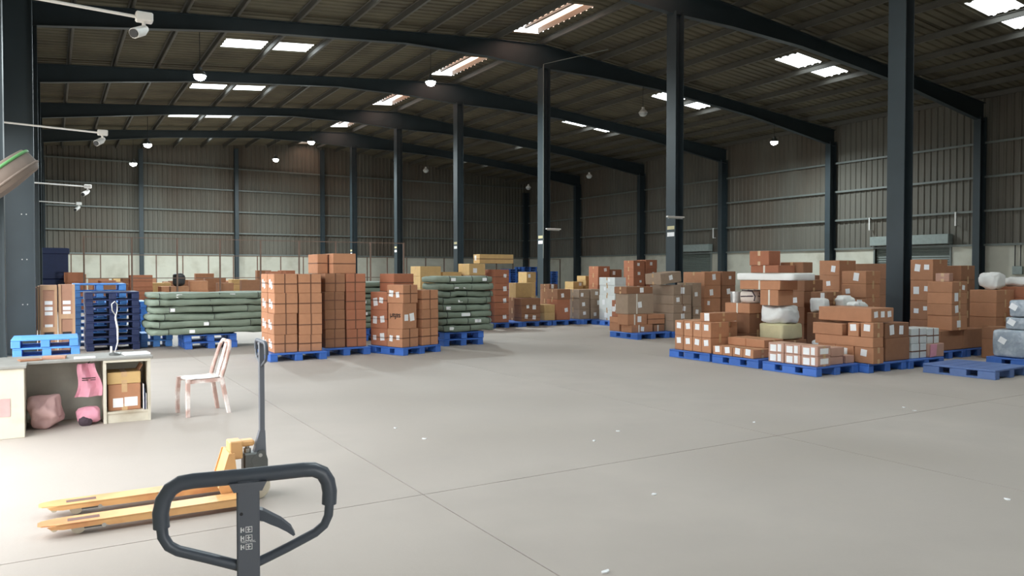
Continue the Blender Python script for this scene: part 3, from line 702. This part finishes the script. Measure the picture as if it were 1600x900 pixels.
col_x('plain pinkish carton behind the papered ones', 10.65, 1221, 1255, [568, 552, 541], .6, 'p', '', group='plain pinkish cartons', cols=2)
l1 = col_x('brown carton at the base of the long carton pile', 11.36, 1276, 1364, [572, 540], .3, 'o', 'sq', ny=3, group='base cartons of the long carton pile')
f1 = col_y('large brown carton at the front of the long carton pile', 7.55, 1385, 1423, [572, 528], .9, 'b', '')
zl = topz(l1)+.001
l2 = col_x('very long brown carton second up in the long carton pile', 11.36, 1272, 1364, [540, 524.5], .3, 'o', '', z0=zl, tape=None)
zl = topz(l2)+.001
l3 = col_x('long plain carton third up in the long carton pile', 11.34, 1268, 1315, [524.5, 504.5], .32, 'o', '', z0=zl, tape=None)
l3 += col_x('short papered carton third up in the long carton pile', 11.36, 1323, 1341, [524.5, 504.5], .3, 'o', 'sq', z0=zl)
l3 += col_x('short papered carton at the near corner, third up', 11.36, 1343, 1364, [524.5, 504.5], .3, 'o', 'sq', z0=zl)
f2 = col_y('brown carton with two square papers above the large front carton', 7.55, 1385, 1423, [528, 504.5], .9, 'b', 'y2', z0=topz(f1)+.002)
zl = max(topz(l3), topz(f2))+.001
carton(W0.world(11.8, 8.06, zl), .62, 1.0, .23, 0, 'o', 'very long carton topmost in the long carton pile', papers=[('-y', .2, .55, .1, .1, .1), ('-y', .5, .55, .1, .1), ('-y', .8, .55, .1, .1, .1)], tape=None)
q1 = col_y('white carton with brown bands beside the long carton pile', 7.55, 1425, 1449, [563, 537, 513], .6, 'w', '', straps='vh')
q2 = col_y('pink draped carton beside the white banded cartons', 7.52, 1451.5, 1476, [563, 537], .6, 'p', '')
col_y('white carton with brown bands on the pink draped carton', 7.56, 1451, 1469, [537, 513], .5, 'w', '', z0=topz(q2)+.001, straps='vh')
dq = MB().add([(-.0, -.004, 0), (.2, -.004, .02), (.22, -.004, .22), (.02, -.004, .22), (-.02, -.02, 0), (.18, -.015, .02), (.22, -.01, .225), (.02, -.01, .225)], [(0,1,2,3),(4,5,6,7),(0,1,5,4),(1,2,6,5),(2,3,7,6),(3,0,4,7)]).build('drape', 'pink', q2[0], (-.22, -.29, .005))

fe = floor_at(1556, 595); 
ep = pallet(fe.x+.02, fe.y+.05, 'empty faded blue pallet lying alone on the floor', 'fblue', 1.1, yaw=.04)
# central heap with sack, bale and foam board
pallet(11.42, 8.94, 'blue pallet under the cream bale heap', s=1.02); pallet(11.42, 10.08, 'blue pallet under the checked bundle', s=1.02)
hb = col_x('brown carton under the cream bale', 11.46, 1180, 1222, [560, 531], .7, 'b', '')
z = topz(hb)+.001
soft('cloth_bale', 'cream', 'square cream cloth bale under the white sack', 'bale', (11.8, 9.62, z+.004), .6, .56, .305, 0, .015, 4, None, 9, seed=3)
soft('woven_sack', 'bag', 'bulging white woven sack on the cream bale', 'sack', (11.8, 9.62, z+.31), .62, .6, .33, 0, .08, 4, None, 3.2, seed=5)
z2 = z+.645
hc = [carton((11.68, 9.62, z2), .42, .42, .29, 0, 'o', 'brown white-taped carton on the white woven sack', straps='k'),
      ]
lb = col_x('dark brown carton under the checked bundle', 11.48, 1132, 1170, [560, 520, 489], .5, 'b', 'x1')
lc = col_x('open brown carton holding the checked bundle', 11.46, 1132, 1171, [489, 473.5], .55, 'o', '', z0=topz(lb)+.001, straps='k')
zb = topz(lc)+.001
ck = soft('checked_bundle', 'check', 'round white checked cloth bundle on the brown carton', 'bundle', (11.75, lc[0].location.y-.15, zb), .44, .36, .25, 0, .03, 4, None, 3, seed=8)
for k in range(3): MB().tube([(-.2+.17*k, -.2, .05), (-.2+.17*k, -.225, .14), (-.2+.17*k, -.15, .24), (-.2+.17*k, .1, .25)], .012, 5).build('stripe', 'maroon', ck)
MB().tube([(-.23, .1, .13), (-.2, -.12, .14), (0, -.23, .14), (.2, -.16, .14)], .012, 5).build('stripe', 'maroon', ck)
o = MB().tube([(0, 0, 0), (0, 0, .22)], [.1, .11], 14).build('foil_roll', 'silver', None, (11.62, lc[0].location.y+.17, zb), smooth=True); tag(o, 'silver foil roll standing beside the checked bundle', 'roll')
z3 = max(z2+.292, zb+.26)
o1 = carton((11.72, 9.85, z3), .5, .95, .17, 0, 'o', 'long flat carton bridging the sack and checked bundle', straps='k')
o = soft('foam_board', 'foam', 'white foam board lying on the long flat carton', 'board', (11.85, 9.8, z3+.172), .75, 1.3, .14, .08, .006, 3, None, 10, seed=2)
z4 = z3+.172+.145
tb = carton((11.72, 9.75, z4), .5, .62, .14, .05, 'r', 'flat red-brown carton on the white foam board', straps='k')
carton((11.62, 9.85, z4+.142), .38, .42, .27, .12, 'r', 'red-brown carton topmost on the heap with foam board', papers=(), tape='x')
carton((12.15, 9.55, z4), .3, .5, .2, .05, 'b', 'dark brown carton beside the topmost carton on foam board')

# heap behind the long cartons
for k, (x, y) in enumerate(((13.0, 9.25), (14.05, 9.3), (15.1, 9.2), (16.2, 9.3), (13.05, 10.45), (14.6, 10.5))):
    pallet(x, y, ['blue pallet hidden under the plastic bag heap', 'blue pallet hidden under the tan-ended carton stack', 'blue pallet hidden beside the ridge column', 'blue pallet hidden under the high papered cartons', 'blue pallet hidden behind the bag heap', 'blue pallet hidden behind the tan-ended stack'][k], s=1.02)
h1 = col_x('dark brown papered carton beside the plastic bags', 13.02, 1265, 1291, [540, 502, 485, 470, 456], .5, 'b', 'x1')
h2 = col_x('dark brown carton carrying the plastic bags', 13.02, 1293, 1338, [540, 505, 483], .6, 'b', '')
zb = topz(h2)+.002; hy = h2[-1].location.y
for k, (dx, dy, s_) in enumerate(((.0, .15, .27), (-.05, -.16, .25))):
    soft('plastic_bag', 'bag', ['crumpled white plastic bag against the dark papered cartons', 'smaller crumpled white plastic bag over the long carton pile'][k], 'bag', (13.32+dx, hy+dy, zb), s_*1.5, s_, s_*(.95-.35*k), 0, .06, 5, None, 2.4, seed=20+k)
col_x('brown carton with tan end in the stack behind plastic bags', 14.06, 1313, 1352, [540, 510, 483, 465, 444, 423.5], .5, 'o', 'x1')
col_x('dark brown carton at the foot of the ridge column', 14.65, 1350, 1376, [540, 510, 483], .45, 'b', 'y1')
col_x('brown carton in the leaning-looking tall back stack', 14.62, 1278, 1310, [535, 505, 480, 453, 430, 407], .6, 'o', 'x1')
col_x('brown carton in the back stack behind the white sack', 13.1, 1230, 1256, [535, 505, 480, 455, 437], .6, 'b', 'x1')
col_x('dull carton in the low back stack behind foam board', 15.4, 1240, 1272, [525, 490, 455, 430], .6, 'b', '', z0=.002)
col_x('dark brown carton in the wide stack behind the ridge column', 17.6, 1335, 1385, [525, 490, 460, 436, 412], .6, 'b', '', z0=.002)
carton((12.78, 9.5, .001), .3, .34, .858, 0, 'b', 'tall dark carton beside the woven sack with a bag on it')
soft('plastic_bag', 'bag', 'grey white plastic bag tucked beside the cream bale', 'bag', (12.3, 9.14, .16), .24, .26, .24, 0, .03, 5, None, 2.4, seed=41)
soft('plastic_bag', 'bag', 'white plastic bag on a carton beside the woven sack', 'bag', (12.78, 9.5, .862), .26, .32, .28, 0, .04, 4, None, 4, seed=42)

# beyond the ridge column
pallet(14.1, 7.98, 'blue pallet under the two large plain cartons'); pallet(15.2, 7.98, 'blue pallet behind the shrink-wrapped bundles', s=.88)
g1 = col_y('large plain brown carton carrying the four-high stack', 8.0, 1470, 1540, [553, 515], .9, 'b', '', nx=2, z0=.156, group='large plain cartons')
zg = topz(g1)+.001
g4 = col_x('brown carton in the four-high stack with taped side', 14.58, 1447, 1487, [513, 493, 475, 457, 440], .55, 'o', 'y1', z0=zg)
col_x('brown carton with tan end, topmost beyond the ridge column', 16.3, 1420, 1456, [530, 500, 470, 438, 405.5], .6, 'o', 'x2')
col_x('dark brown carton behind the four-high stack', 17.4, 1455, 1500, [520, 490, 460, 437, 415], .6, 'b', 'x1', z0=.002)
g2 = col_x('brown carton in the stack behind the wrapped bundles', 16.12, 1513, 1556, [545, 520, 495, 473, 453], .7, 'o', '', z0=.002)
g3 = col_x('wide brown carton in the stack with a white bag on top', 16.85, 1556, 1620, [545, 515, 490, 466, 448], .6, 'r', '', z0=.002)
soft('plastic_bag', 'bag', 'white printed plastic bag lying on the wide brown cartons', 'bag', (g3[0].location.x, g3[0].location.y, topz(g3)+.002), .4, .75, .2, 0, .05, 4, None, 3, seed=51)
soft('plastic_bag', 'bag', 'white plastic bag standing behind the four-high stack', 'bag', (g2[0].location.x, g2[0].location.y, topz(g2)+.002), .35, .45, .36, 0, .06, 4, None, 3, seed=52)
o = carton((g4[-1].location.x, g4[-1].location.y+.06, topz(g4)+.002), .26, .24, .16, .25, 'p', 'small pale carton lying on the four-high stack')
pw = floor_at(1541, 570)
pallet(14.22, 6.08, 'blue pallet under the shrink-wrapped bundles')
ww = [('large shrink-wrapped grey bundle at the base', (14.26, 14.9), (6.5, 7.08), .156, .486), ('shrink-wrapped grey bundle second up', (14.3, 14.85), (6.45, 6.88), .643, .22), ('shrink-wrapped grey bundle topmost', (14.3, 14.85), (6.45, 6.82), .865, .3),
      ('tall shrink-wrapped bundle at the pallet end', (14.28, 14.9), (6.1, 6.44), .156, .8)]
for lab, (xa, xb), (ya, yb), z, h in ww:
    o = soft('wrapped_bundle', 'wrap', lab, 'bundle', ((xa+xb)/2, (ya+yb)/2, z), xb-xa, yb-ya, h, 0, .012, 6, None, 9, seed=z*30)
    MB().box(-.003, .003, -.06, .06, -.05, .05).build('paper_label', 'paper', o, (-(xb-xa)/2-.004, .1, h*.6), (.5, 0, 0))
# goods behind the wrapped bundles reach the frame edge
col_x('brown carton low behind the wrapped bundles', 15.25, 1532, 1560, [552, 530, 511], .5, 'b', '', z0=.002)

# ================================================================== FENCED STORE AT THE BACK
def fence(name, label, x0, n, step, y, h, rails):
    o = empty(name, (x0, y, 0)); tag(o, label, 'fence')
    for k in range(n): MB().box(k*step-.03, k*step+.03, -.03, .03, 0, h).build('post', 'post', o)
    for z in rails: MB().box(0, (n-1)*step, -.012, .012, z-.015, z+.015).build('rail', 'post', o)
fence('post_fence', 'tall rusty post fence before the stored cartons', 1.1, 9, 1.68, 34, 3.05, (3.03, 1.4))
fence('post_fence', 'lower dark post fence along the whitewashed end wall', .95, 24, 1.43, 48.5, 2.65, (2.63,))
random.seed(21)
for i in range(12):
    for j in range(4):
        x = .9+i*1.15+random.uniform(-.1, .1); y = 35.9+j*2.6+random.uniform(-.3, .3)
        if 36.2 < y < 38 and x < 1.1: continue
        z = .001; n = random.choice((2, 2, 3)); sx = random.uniform(.6, .95); sy = random.uniform(.5, .8)
        st = random.choice('bbbrot')
        for k in range(n):
            h = random.uniform(.34, .6)+.25*(k == 0)
            if z+h > 1.75+.01*j: break
            carton((x+random.uniform(-.03, .03), y, z), sx, sy, h-.002, random.uniform(-.08, .08), st, f"{ {'b':'dark brown','r':'red-brown','o':'plain brown','t':'tan'}[st]} carton stored behind the tall post fence", f"{st} cartons behind the fence".replace('b ', 'dark brown ').replace('r ', 'red-brown ').replace('o ', 'plain brown ').replace('t ', 'tan '), straps='h' if random.random() < .3 else None, small=True)
            z += h
soft('plastic_sack', 'dark', 'round black sack on the cartons behind the fence', 'sack', (4.6, 34.6, 1.05), .5, .4, .55, 0, .04, 3, None, 2.6, seed=61)
carton((4.6, 34.6, .001), .7, .6, 1.045, 0, 'b', 'tall brown carton under the round black sack')

# ================================================================== DESK AND CHAIR
D = empty('desk', (0, 9.3, 0)); tag(D, 'worn cream laminate desk with open shelf pedestal', 'desk')
MB().cbox(-.98, .96, -.02, .62, .69, .72, .005).cbox(-.98, -.22, -.36, .0, .69, .72, .005).build('desk_top', 'desktop', D)
MB().cbox(-.98, -.24, -.34, -.31, 0, .69, .004).build('side_panel', 'desk', D)
MB().box(-.262, -.24, -.31, .58, 0, .69).build('side_panel', 'desk', D)
MB().box(-.24, .47, .5, .52, .0, .69).build('back_panel', 'deskback', D)
for x in (.47, .905): MB().box(x, x+.03, 0, .58, 0, .69).build('side_panel', 'desk', D)
MB().box(.5, .905, .54, .56, .1, .69).build('back_panel', 'desk', D)
MB().box(.5, .905, .01, .54, .1, .12).build('shelf', 'desk', D)
MB().box(.5, .905, .02, .04, 0, .1).build('plinth', 'desk', D)
MB().box(.47, .935, -.012, 0, .665, .69).build('edge_strip', 'desk', D)
MB().box(-.45, -.36, -.345, -.34, .22, .4).build('patch', 'rose', D)
c = carton((.68, 9.55, .1208), .32, .34, .29, 0, 'o', 'brown carton with white papers on the desk shelf', papers=[('-y', .3, .3, .1, .1), ('-y', .7, .32, .13, .1)], tape='y')
c2 = carton((.675, 9.55, .4135), .33, .34, .13, .02, 't', 'opened tan carton lid resting on the shelf carton', tape='y')
MB().add([(.15, -.16, .13), (.15, .16, .13), (.19, .16, .2), (.19, -.16, .2)], [(0, 1, 2, 3)]).build('flap', 'carton_o', c2)
for k in range(3):
    o = MB().box(.865+.012*k, .87+.012*k, 9.33, 9.6, .121, .4-.05*k).build('paper_file', ('paper', 'navy', 'paper')[k]); tag(o, ['white paper file standing beside the shelf carton', 'navy paper file standing beside the shelf carton', 'short white paper file at the shelf edge'][k], 'paper')
# cloths under the desk
sh = MB(); V = []; nx_, nz_ = 8, 10
for i in range(nx_+1):
    for k in range(nz_+1):
        u, v = i/nx_, k/nz_; wd = .26-.1*v
        V.append(((u-.5)*wd+.02*math.sin(v*5), .03*math.sin(u*9+v*3), .36*v))
F = [(i*(nz_+1)+k, (i+1)*(nz_+1)+k, (i+1)*(nz_+1)+k+1, i*(nz_+1)+k+1) for i in range(nx_) for k in range(nz_)]
o = sh.add(V, F).add([(a, b+.03, c_) for a, b, c_ in V], F).build('shirt', 'pink', None, (.33, 9.38, .3), smooth=True); tag(o, 'pink shirt with black print hanging under the desk', 'shirt')
MB().box(-.06, .07, -.034, -.03, .2, .21).box(-.06, -.0, -.034, -.03, .18, .188).box(.02, .07, -.034, -.03, .18, .188).build('print', 'ink', o)
MB().tube([(0, .015, .36), (.03, .015, .389)], .006, 5).build('hanger_cord', 'dark', o)
soft('cloth_heap', 'rose', 'dusty pink cloth heaped against the desk side', 'cloth', (-.06, 9.42, 0), .3, .34, .34, 0, .07, 4.5, None, 2.4, (26, 20, 8), seed=71)
ch = soft('cloth_heap', 'pink', 'pink cloth heap with dark lining under the shirt', 'cloth', (.33, 9.42, 0), .26, .28, .19, 0, .04, 5, None, 2.4, (26, 20, 8), seed=72)
MB().lathe([(.02, -.05), (.06, -.03), (.07, 0), (.05, .05)], (-.03, -.1, .05), 'y', 12).build('lining', 'maroon', ch)
# things on the desk
def flat(name, m, label, x, y, sx, sy, h, rz, z=.7208):
    return tag(MB().cbox(-sx/2, sx/2, -sy/2, sy/2, 0, h, .002).build(name, m, None, (x, y, z), (0, 0, rz)), label, 'paper')
flat('paper_pile', 'paper', 'loose white papers on the desk end', .81, 9.5, .26, .2, .022, .1)
flat('notebook', 'board', 'brown notebook lying on the desk', .02, 9.5, .22, .16, .025, -.1)
flat('cardboard_scrap', 'carton_b', 'flat brown cardboard scrap on the desk', -.2, 9.42, .2, .16, .015, .2)
flat('paper_sheet', 'paper', 'narrow white paper strip at the desk edge', .3, 9.34, .2, .05, .02, .02)
dl = empty('desk_lamp', (.6, 9.55, .7208)); tag(dl, 'thin white flexible lamp standing on the desk', 'lamp')
MB().lathe([(.06, 0), (.06, .02), (.03, .03)], n=16).build('base', 'pump', dl, smooth=True)
MB().lathe([(.012, .03), (.01, .1)], (-.035, 0, 0), n=8).build('switch_post', 'white', dl)
MB().tube([(0, 0, .03), (.03, 0, .14), (.03, 0, .3), (.01, 0, .42), (.015, 0, .45)], [.008, .012, .018, .016, .01], 8, flat=.6).build('stem', 'white', dl, smooth=True)
MB().tube([(.015, 0, .44), (-.02, 0, .5), (-.025, 0, .57), (.005, 0, .6), (.03, 0, .57), (.03, 0, .5), (.015, 0, .44)], .007, 6).build('lamp_ring', 'chrome', dl, smooth=True)

CH = empty('plastic_chair', (1.49, 9.47, 0), math.radians(8)); tag(CH, 'faded pink plastic chair with scuffed white seat beside the desk', 'chair')
V = []; nn = 10                      # dished seat
for i in range(nn+1):
    for k in range(nn+1):
        u, v = i/nn*2-1, k/nn*2-1; x = u*.2; y = v*.2*(1-.06*u)
        z = .425+.012*(u*u+v*v)-.05*max(0, -u-.62)**1.3-.012
        V.append((x, y, z))
F = [(i*(nn+1)+k, (i+1)*(nn+1)+k, (i+1)*(nn+1)+k+1, i*(nn+1)+k+1) for i in range(nn) for k in range(nn)]
MB().add(V, F).add([(a*.98, b*.98, c_-.012) for a, b, c_ in V], F).build('seat', 'seat', CH, smooth=True)
MB().box(-.19, .19, -.2, -.185, .375, .42).box(-.19, .19, .185, .2, .375, .42).box(.18, .2, -.19, .19, .375, .42).build('seat_skirt', 'chair', CH)
for sx in (-1, 1):
    for sy in (-1, 1):
        x1, x0 = sx*.18, sx*(.215 if sx > 0 else .2); y1, y0 = sy*.175, sy*.2
        if sx < 0: prof = [(x1-.02, y1, .425), (x0-.012, y0, .22), (x0-.01, y0, 0)]
        else: prof = [(x1-.005, y1, .42), (x1+.03, y1*1.05, .22), (x0+.035, y0, 0)]
        mb = MB(); ww_ = .032; V = []
        for (x, y, z) in prof:
            tt = .9 if z > .1 else .8
            V += [(x-ww_*tt*.7, y-ww_*tt, z), (x+ww_*tt*.7, y-ww_*tt, z), (x+ww_*tt*.7, y+ww_*tt*.7, z), (x-ww_*tt*.7, y+ww_*tt*.7, z)]
        F = [(3, 2, 1, 0), (8, 9, 10, 11)]+[(4*i+k, 4*i+(k+1) % 4, 4*i+4+(k+1) % 4, 4*i+4+k) for i in range(2) for k in range(4)]
        mb.add(V, F).build('leg', 'chair', CH)
hoop = [(.17, -.185, .42), (.2, -.19, .52), (.24, -.185, .65), (.275, -.165, .77), (.295, -.11, .835), (.3, -.04, .83), (.3, 0, .81), (.3, .04, .83), (.295, .11, .835), (.275, .165, .77), (.24, .185, .65), (.2, .19, .52), (.17, .185, .42)]
bk = MB().tube(hoop, [.024, .024, .022, .022, .022, .022, .022, .022, .022, .022, .022, .024, .024], 10).build('back_frame', 'chair', CH, smooth=True)
V = []
for i in range(7):
    t_ = i/6; x = .185+.115*t_; z = .42+.4*t_; wd = .04+.008*math.sin(t_*3)
    V += [(x-.008, -wd, z), (x-.008, wd, z), (x+.008, wd, z), (x+.008, -wd, z)]
F = [(4*i+k, 4*i+(k+1) % 4, 4*i+4+(k+1) % 4, 4*i+4+k) for i in range(6) for k in range(4)]+[(3, 2, 1, 0), (24, 25, 26, 27)]
MB().add(V, F).build('back_splat', 'chair', CH)

# ================================================================== PALLET TRUCKS
def pallet_truck(loc, rz, label, top, sc=1.0):
    """local: forks along -x, operator at +x; handle stands upright"""
    o = empty('pallet_truck', loc, rz); tag(o, label, 'pallet truck')
    for s in (-1, 1):
        y = s*.225; mb = MB()
        # top plate with slot near the tip
        prof = [(-1.22, -.03), (-1.2, -.055), (-1.12, -.08), (.0, -.08), (.0, .08), (-1.12, .08), (-1.2, .055), (-1.22, .03)]
        mb.prism([(a, y+b) for a, b in prof], .078, .086, 'z')
        for e in (-.08, .074): mb.prism([(-1.17, .078), (-1.15, .06), (-1.08, .05), (-.86, .05), (-.83, .04), (0, .03), (0, .08), (-1.1, .08)], y+e, y+e+.006, 'y')
        fk = mb.build('fork', 'orange', o)
        MB().cbox(-1.06, -.88, y-.03, y+.03, .082, .0875, .002).build('fork_slot', 'slot', fk)
        MB().lathe([(.04, -.04), (.042, -.03), (.042, .03), (.04, .04)], (-1.0, y, .042), 'y', 20).build('load_roller', 'wheel', fk, smooth=True)
        MB().cbox(-.97, -.86, y-.05, y-.038, .03, .06, .004).cbox(-.97, -.86, y+.038, y+.05, .03, .06, .004).build('roller_link', 'pump', fk)
        MB().lathe([(.013, -.085), (.013, .085)], (-.86, y, .045), 'y', 10).build('pivot_pin', 'chrome', fk)
        MB().lathe([(.02, -.03), (.02, .03)], (-1.13, y, .05), 'y', 12).build('entry_roller', 'wheel', fk)
    # upright frame: sloped side cheeks, box and lifting arm
    for s in (-1, 1):
        MB().prism([(-.12, .075), (-.14, .13), (-.07, .36), (-.03, .36), (.0, .075)], s*.13-.006, s*.13+.006, 'y').build('cheek_plate', 'orange', o)
    MB().prism([(-.11, .08), (-.13, .13), (-.06, .36), (-.045, .36), (-.1, .08)], -.13, .13, 'y').build('front_plate', 'orange', o)
    MB().prism([(-.02, -.3), (.0, -.3), (.0, .3), (-.02, .3)], .03, .1, 'z').build('cross_plate', 'orange', o)
    MB().cbox(-.05, .04, -.07, .07, .3, .43, .008).build('lift_box', 'orange', o)
    MB().cbox(.03, .13, -.045, .045, .38, .425, .012).build('lift_arm', 'orange', o)
    for s in (-1, 1): MB().lathe([(.02, -.012), (.02, .012)], (-.03, s*.14, .13), 'y', 12).build('cheek_bolt', 'wheel', o)
    MB().cbox(.05, .16, -.05, .05, .14, .33, .012).build('pump_block', 'pump', o)
    MB().lathe([(.026, .33), (.026, .36), (.015, .365), (.015, .385)], (.085, 0, 0), 'z', 12).build('pump_piston', 'chrome', o)
    MB().prism([(.1, .28), (.16, .34), (.2, .34), (.22, .27), (.22, .22), (.12, .22)], -.055, .055, 'y').build('handle_bracket', 'pump', o)
    for s in (-1, 1): MB().lathe([(.014, -.008), (.014, .008)], (.165, s*.06, .31), 'y', 10).build('bracket_bolt', 'chrome', o)
    MB().lathe([(.012, -.1), (.012, .1)], (.13, 0, .095), 'y', 10).build('axle', 'chrome', o)
    for s in (-1, 1):
        MB().lathe([(.085, -.025), (.095, -.018), (.095, .018), (.085, .025)], (.13, s*.085, .095), 'y', 24).build('steer_wheel', 'wheel', o, smooth=True)
    # handle
    hx = .19; z1 = top-.013
    MB().add([(hx-.07, -.03, .3), (hx+.025, -.03, .3), (hx+.025, .03, .3), (hx-.07, .03, .3), (hx-.02, -.0225, .48), (hx+.02, -.0225, .48), (hx+.02, .0225, .48), (hx-.02, .0225, .48)],
             [(0,3,2,1),(4,5,6,7),(0,1,5,4),(1,2,6,5),(2,3,7,6),(3,0,4,7)]).build('handle_root', 'shaft', o)
    sh = MB().cbox(hx-.018, hx+.018, -.0225*sc, .0225*sc, .47, z1-.005, .003).build('handle_shaft', 'shaft', o)
    u = .00131*sc
    def P(pts): return [(hx, a*u, z1+b*u) for a, b in pts]
    grip = [(-125, -68), (-126, -45), (-122, -26), (-112, -10), (-98, -2), (-80, 0), (0, 1), (85, 3), (101, 2), (115, -5), (123, -19), (126, -36), (125, -56)]
    MB().tube(P(grip), 12.0*u, 16).build('hand_grip', 'grip', sh, smooth=True)
    MB().tube(P([(-125, -60), (-123, -82), (-115, -97), (-102, -106), (-60, -122), (-15, -140)]), 8.5*u, 12).build('loop_bar', 'grip', sh, smooth=True)
    MB().tube(P([(126, -50), (124, -75), (117, -90), (103, -101), (60, -120), (15, -138)]), 7.5*u, 12).build('loop_bar', 'grip', sh, smooth=True)
    MB().prism([(-28*u, z1-6*u), (28*u, z1-6*u), (21*u, z1-20*u), (-21*u, z1-20*u)], hx-.02, hx+.022, 'x').build('collar', 'shaft', sh)
    lev = [(10, -50), (22, -54), (50, -72), (65, -86), (71, -98), (68, -100), (58, -92), (44, -83), (34, -78), (22, -71), (10, -68)]
    MB().prism([(a*u, z1+b*u) for a, b in lev], hx-.012, hx+.012, 'x').build('release_lever', 'grip', sh)
    d = MB(); fx = hx+.0185
    def R(a0, a1, b0, b1): d.box(fx-.001, fx+.0006, a0*u, a1*u, z1+b0*u, z1+b1*u)
    for k, b in enumerate((-80, -93, -107)):
        R(-11.5, -9.5, b-4, b+4); R(-9.5, -6, b-.8, b+.8); R(-7.5, -6, b-3, b+3)
        R(-4, 6, b+3.6, b+4.6); R(-4, 6, b-4.6, b-3.6); R(-4, -3, b-4.6, b+4.6); R(5, 6, b-4.6, b+4.6); R(-1.6, 3.4, b-.8, b+.8); R(-.4, 1.2, b-3, b+3)
    d.build('pictogram', 'paper', sh)
    tx = bpy.data.curves.new('decal_text', 'FONT'); tx.body = 'NEUTRAL'; tx.size = 5.2*u; tx.align_x = 'CENTER'; tx.extrude = .0003; tx.materials.append(M['paper'])
    text_mesh('decal_text', tx, sh, (fx+.0004, 0, z1-100.5*u), (math.pi/2, 0, math.pi/2))
    MB().lathe([(.0035, 0), (.0035, .001)], (fx-.0005, -10*u, z1-55*u), 'x', 8).build('rivet', 'dark', sh)
    return o
pallet_truck((1.13, 5.74, 0), 0, 'orange hand pallet truck with long forks and upright black handle', 1.15, .95)
nd = 1.56; nx0 = nd*(math.sin(YAW)+(385-800)/FPX*math.cos(YAW)); ny0 = nd*(math.cos(YAW)-(385-800)/FPX*math.sin(YAW))
dirv = math.atan2(-ny0, -nx0)      # operator side faces the viewer
pallet_truck((nx0-.19*math.cos(dirv), ny0-.19*math.sin(dirv), 0), dirv, 'pallet truck whose grey loop handle with white pictograms rises close up', EYE-(733-425)/FPX*nd-.004, 1.0)

# ================================================================== SCRAPS ON THE FLOOR
random.seed(5)
for k, (px, py) in enumerate(((618, 669), (662, 686), (928, 689), (965, 674), (1022, 773), (1178, 660), (1430, 642), (1412, 637), (1574, 781), (946, 894))):
    p = floor_at(px, py, .001)
    V = [(random.uniform(.6, 1.2)*.028*math.cos(a), random.uniform(.6, 1.2)*.016*math.sin(a), 0) for a in (0, 1.1, 2.2, 3.3, 4.4, 5.4)]
    V2 = [(x, y, .004+.006*random.random()) for x, y, z in V]
    o = MB().add(V+V2, [(5, 4, 3, 2, 1, 0), (6, 7, 8, 9, 10, 11)]+[(i, (i+1) % 6, 6+(i+1) % 6, 6+i) for i in range(6)]).build('paper_scrap', 'paper', None, p, (0, 0, random.uniform(0, 6)))
    tag(o, 'small scrap of pale paper on the open concrete floor', 'scrap', 'paper scraps on the floor')
print('objects', len(bpy.data.objects))
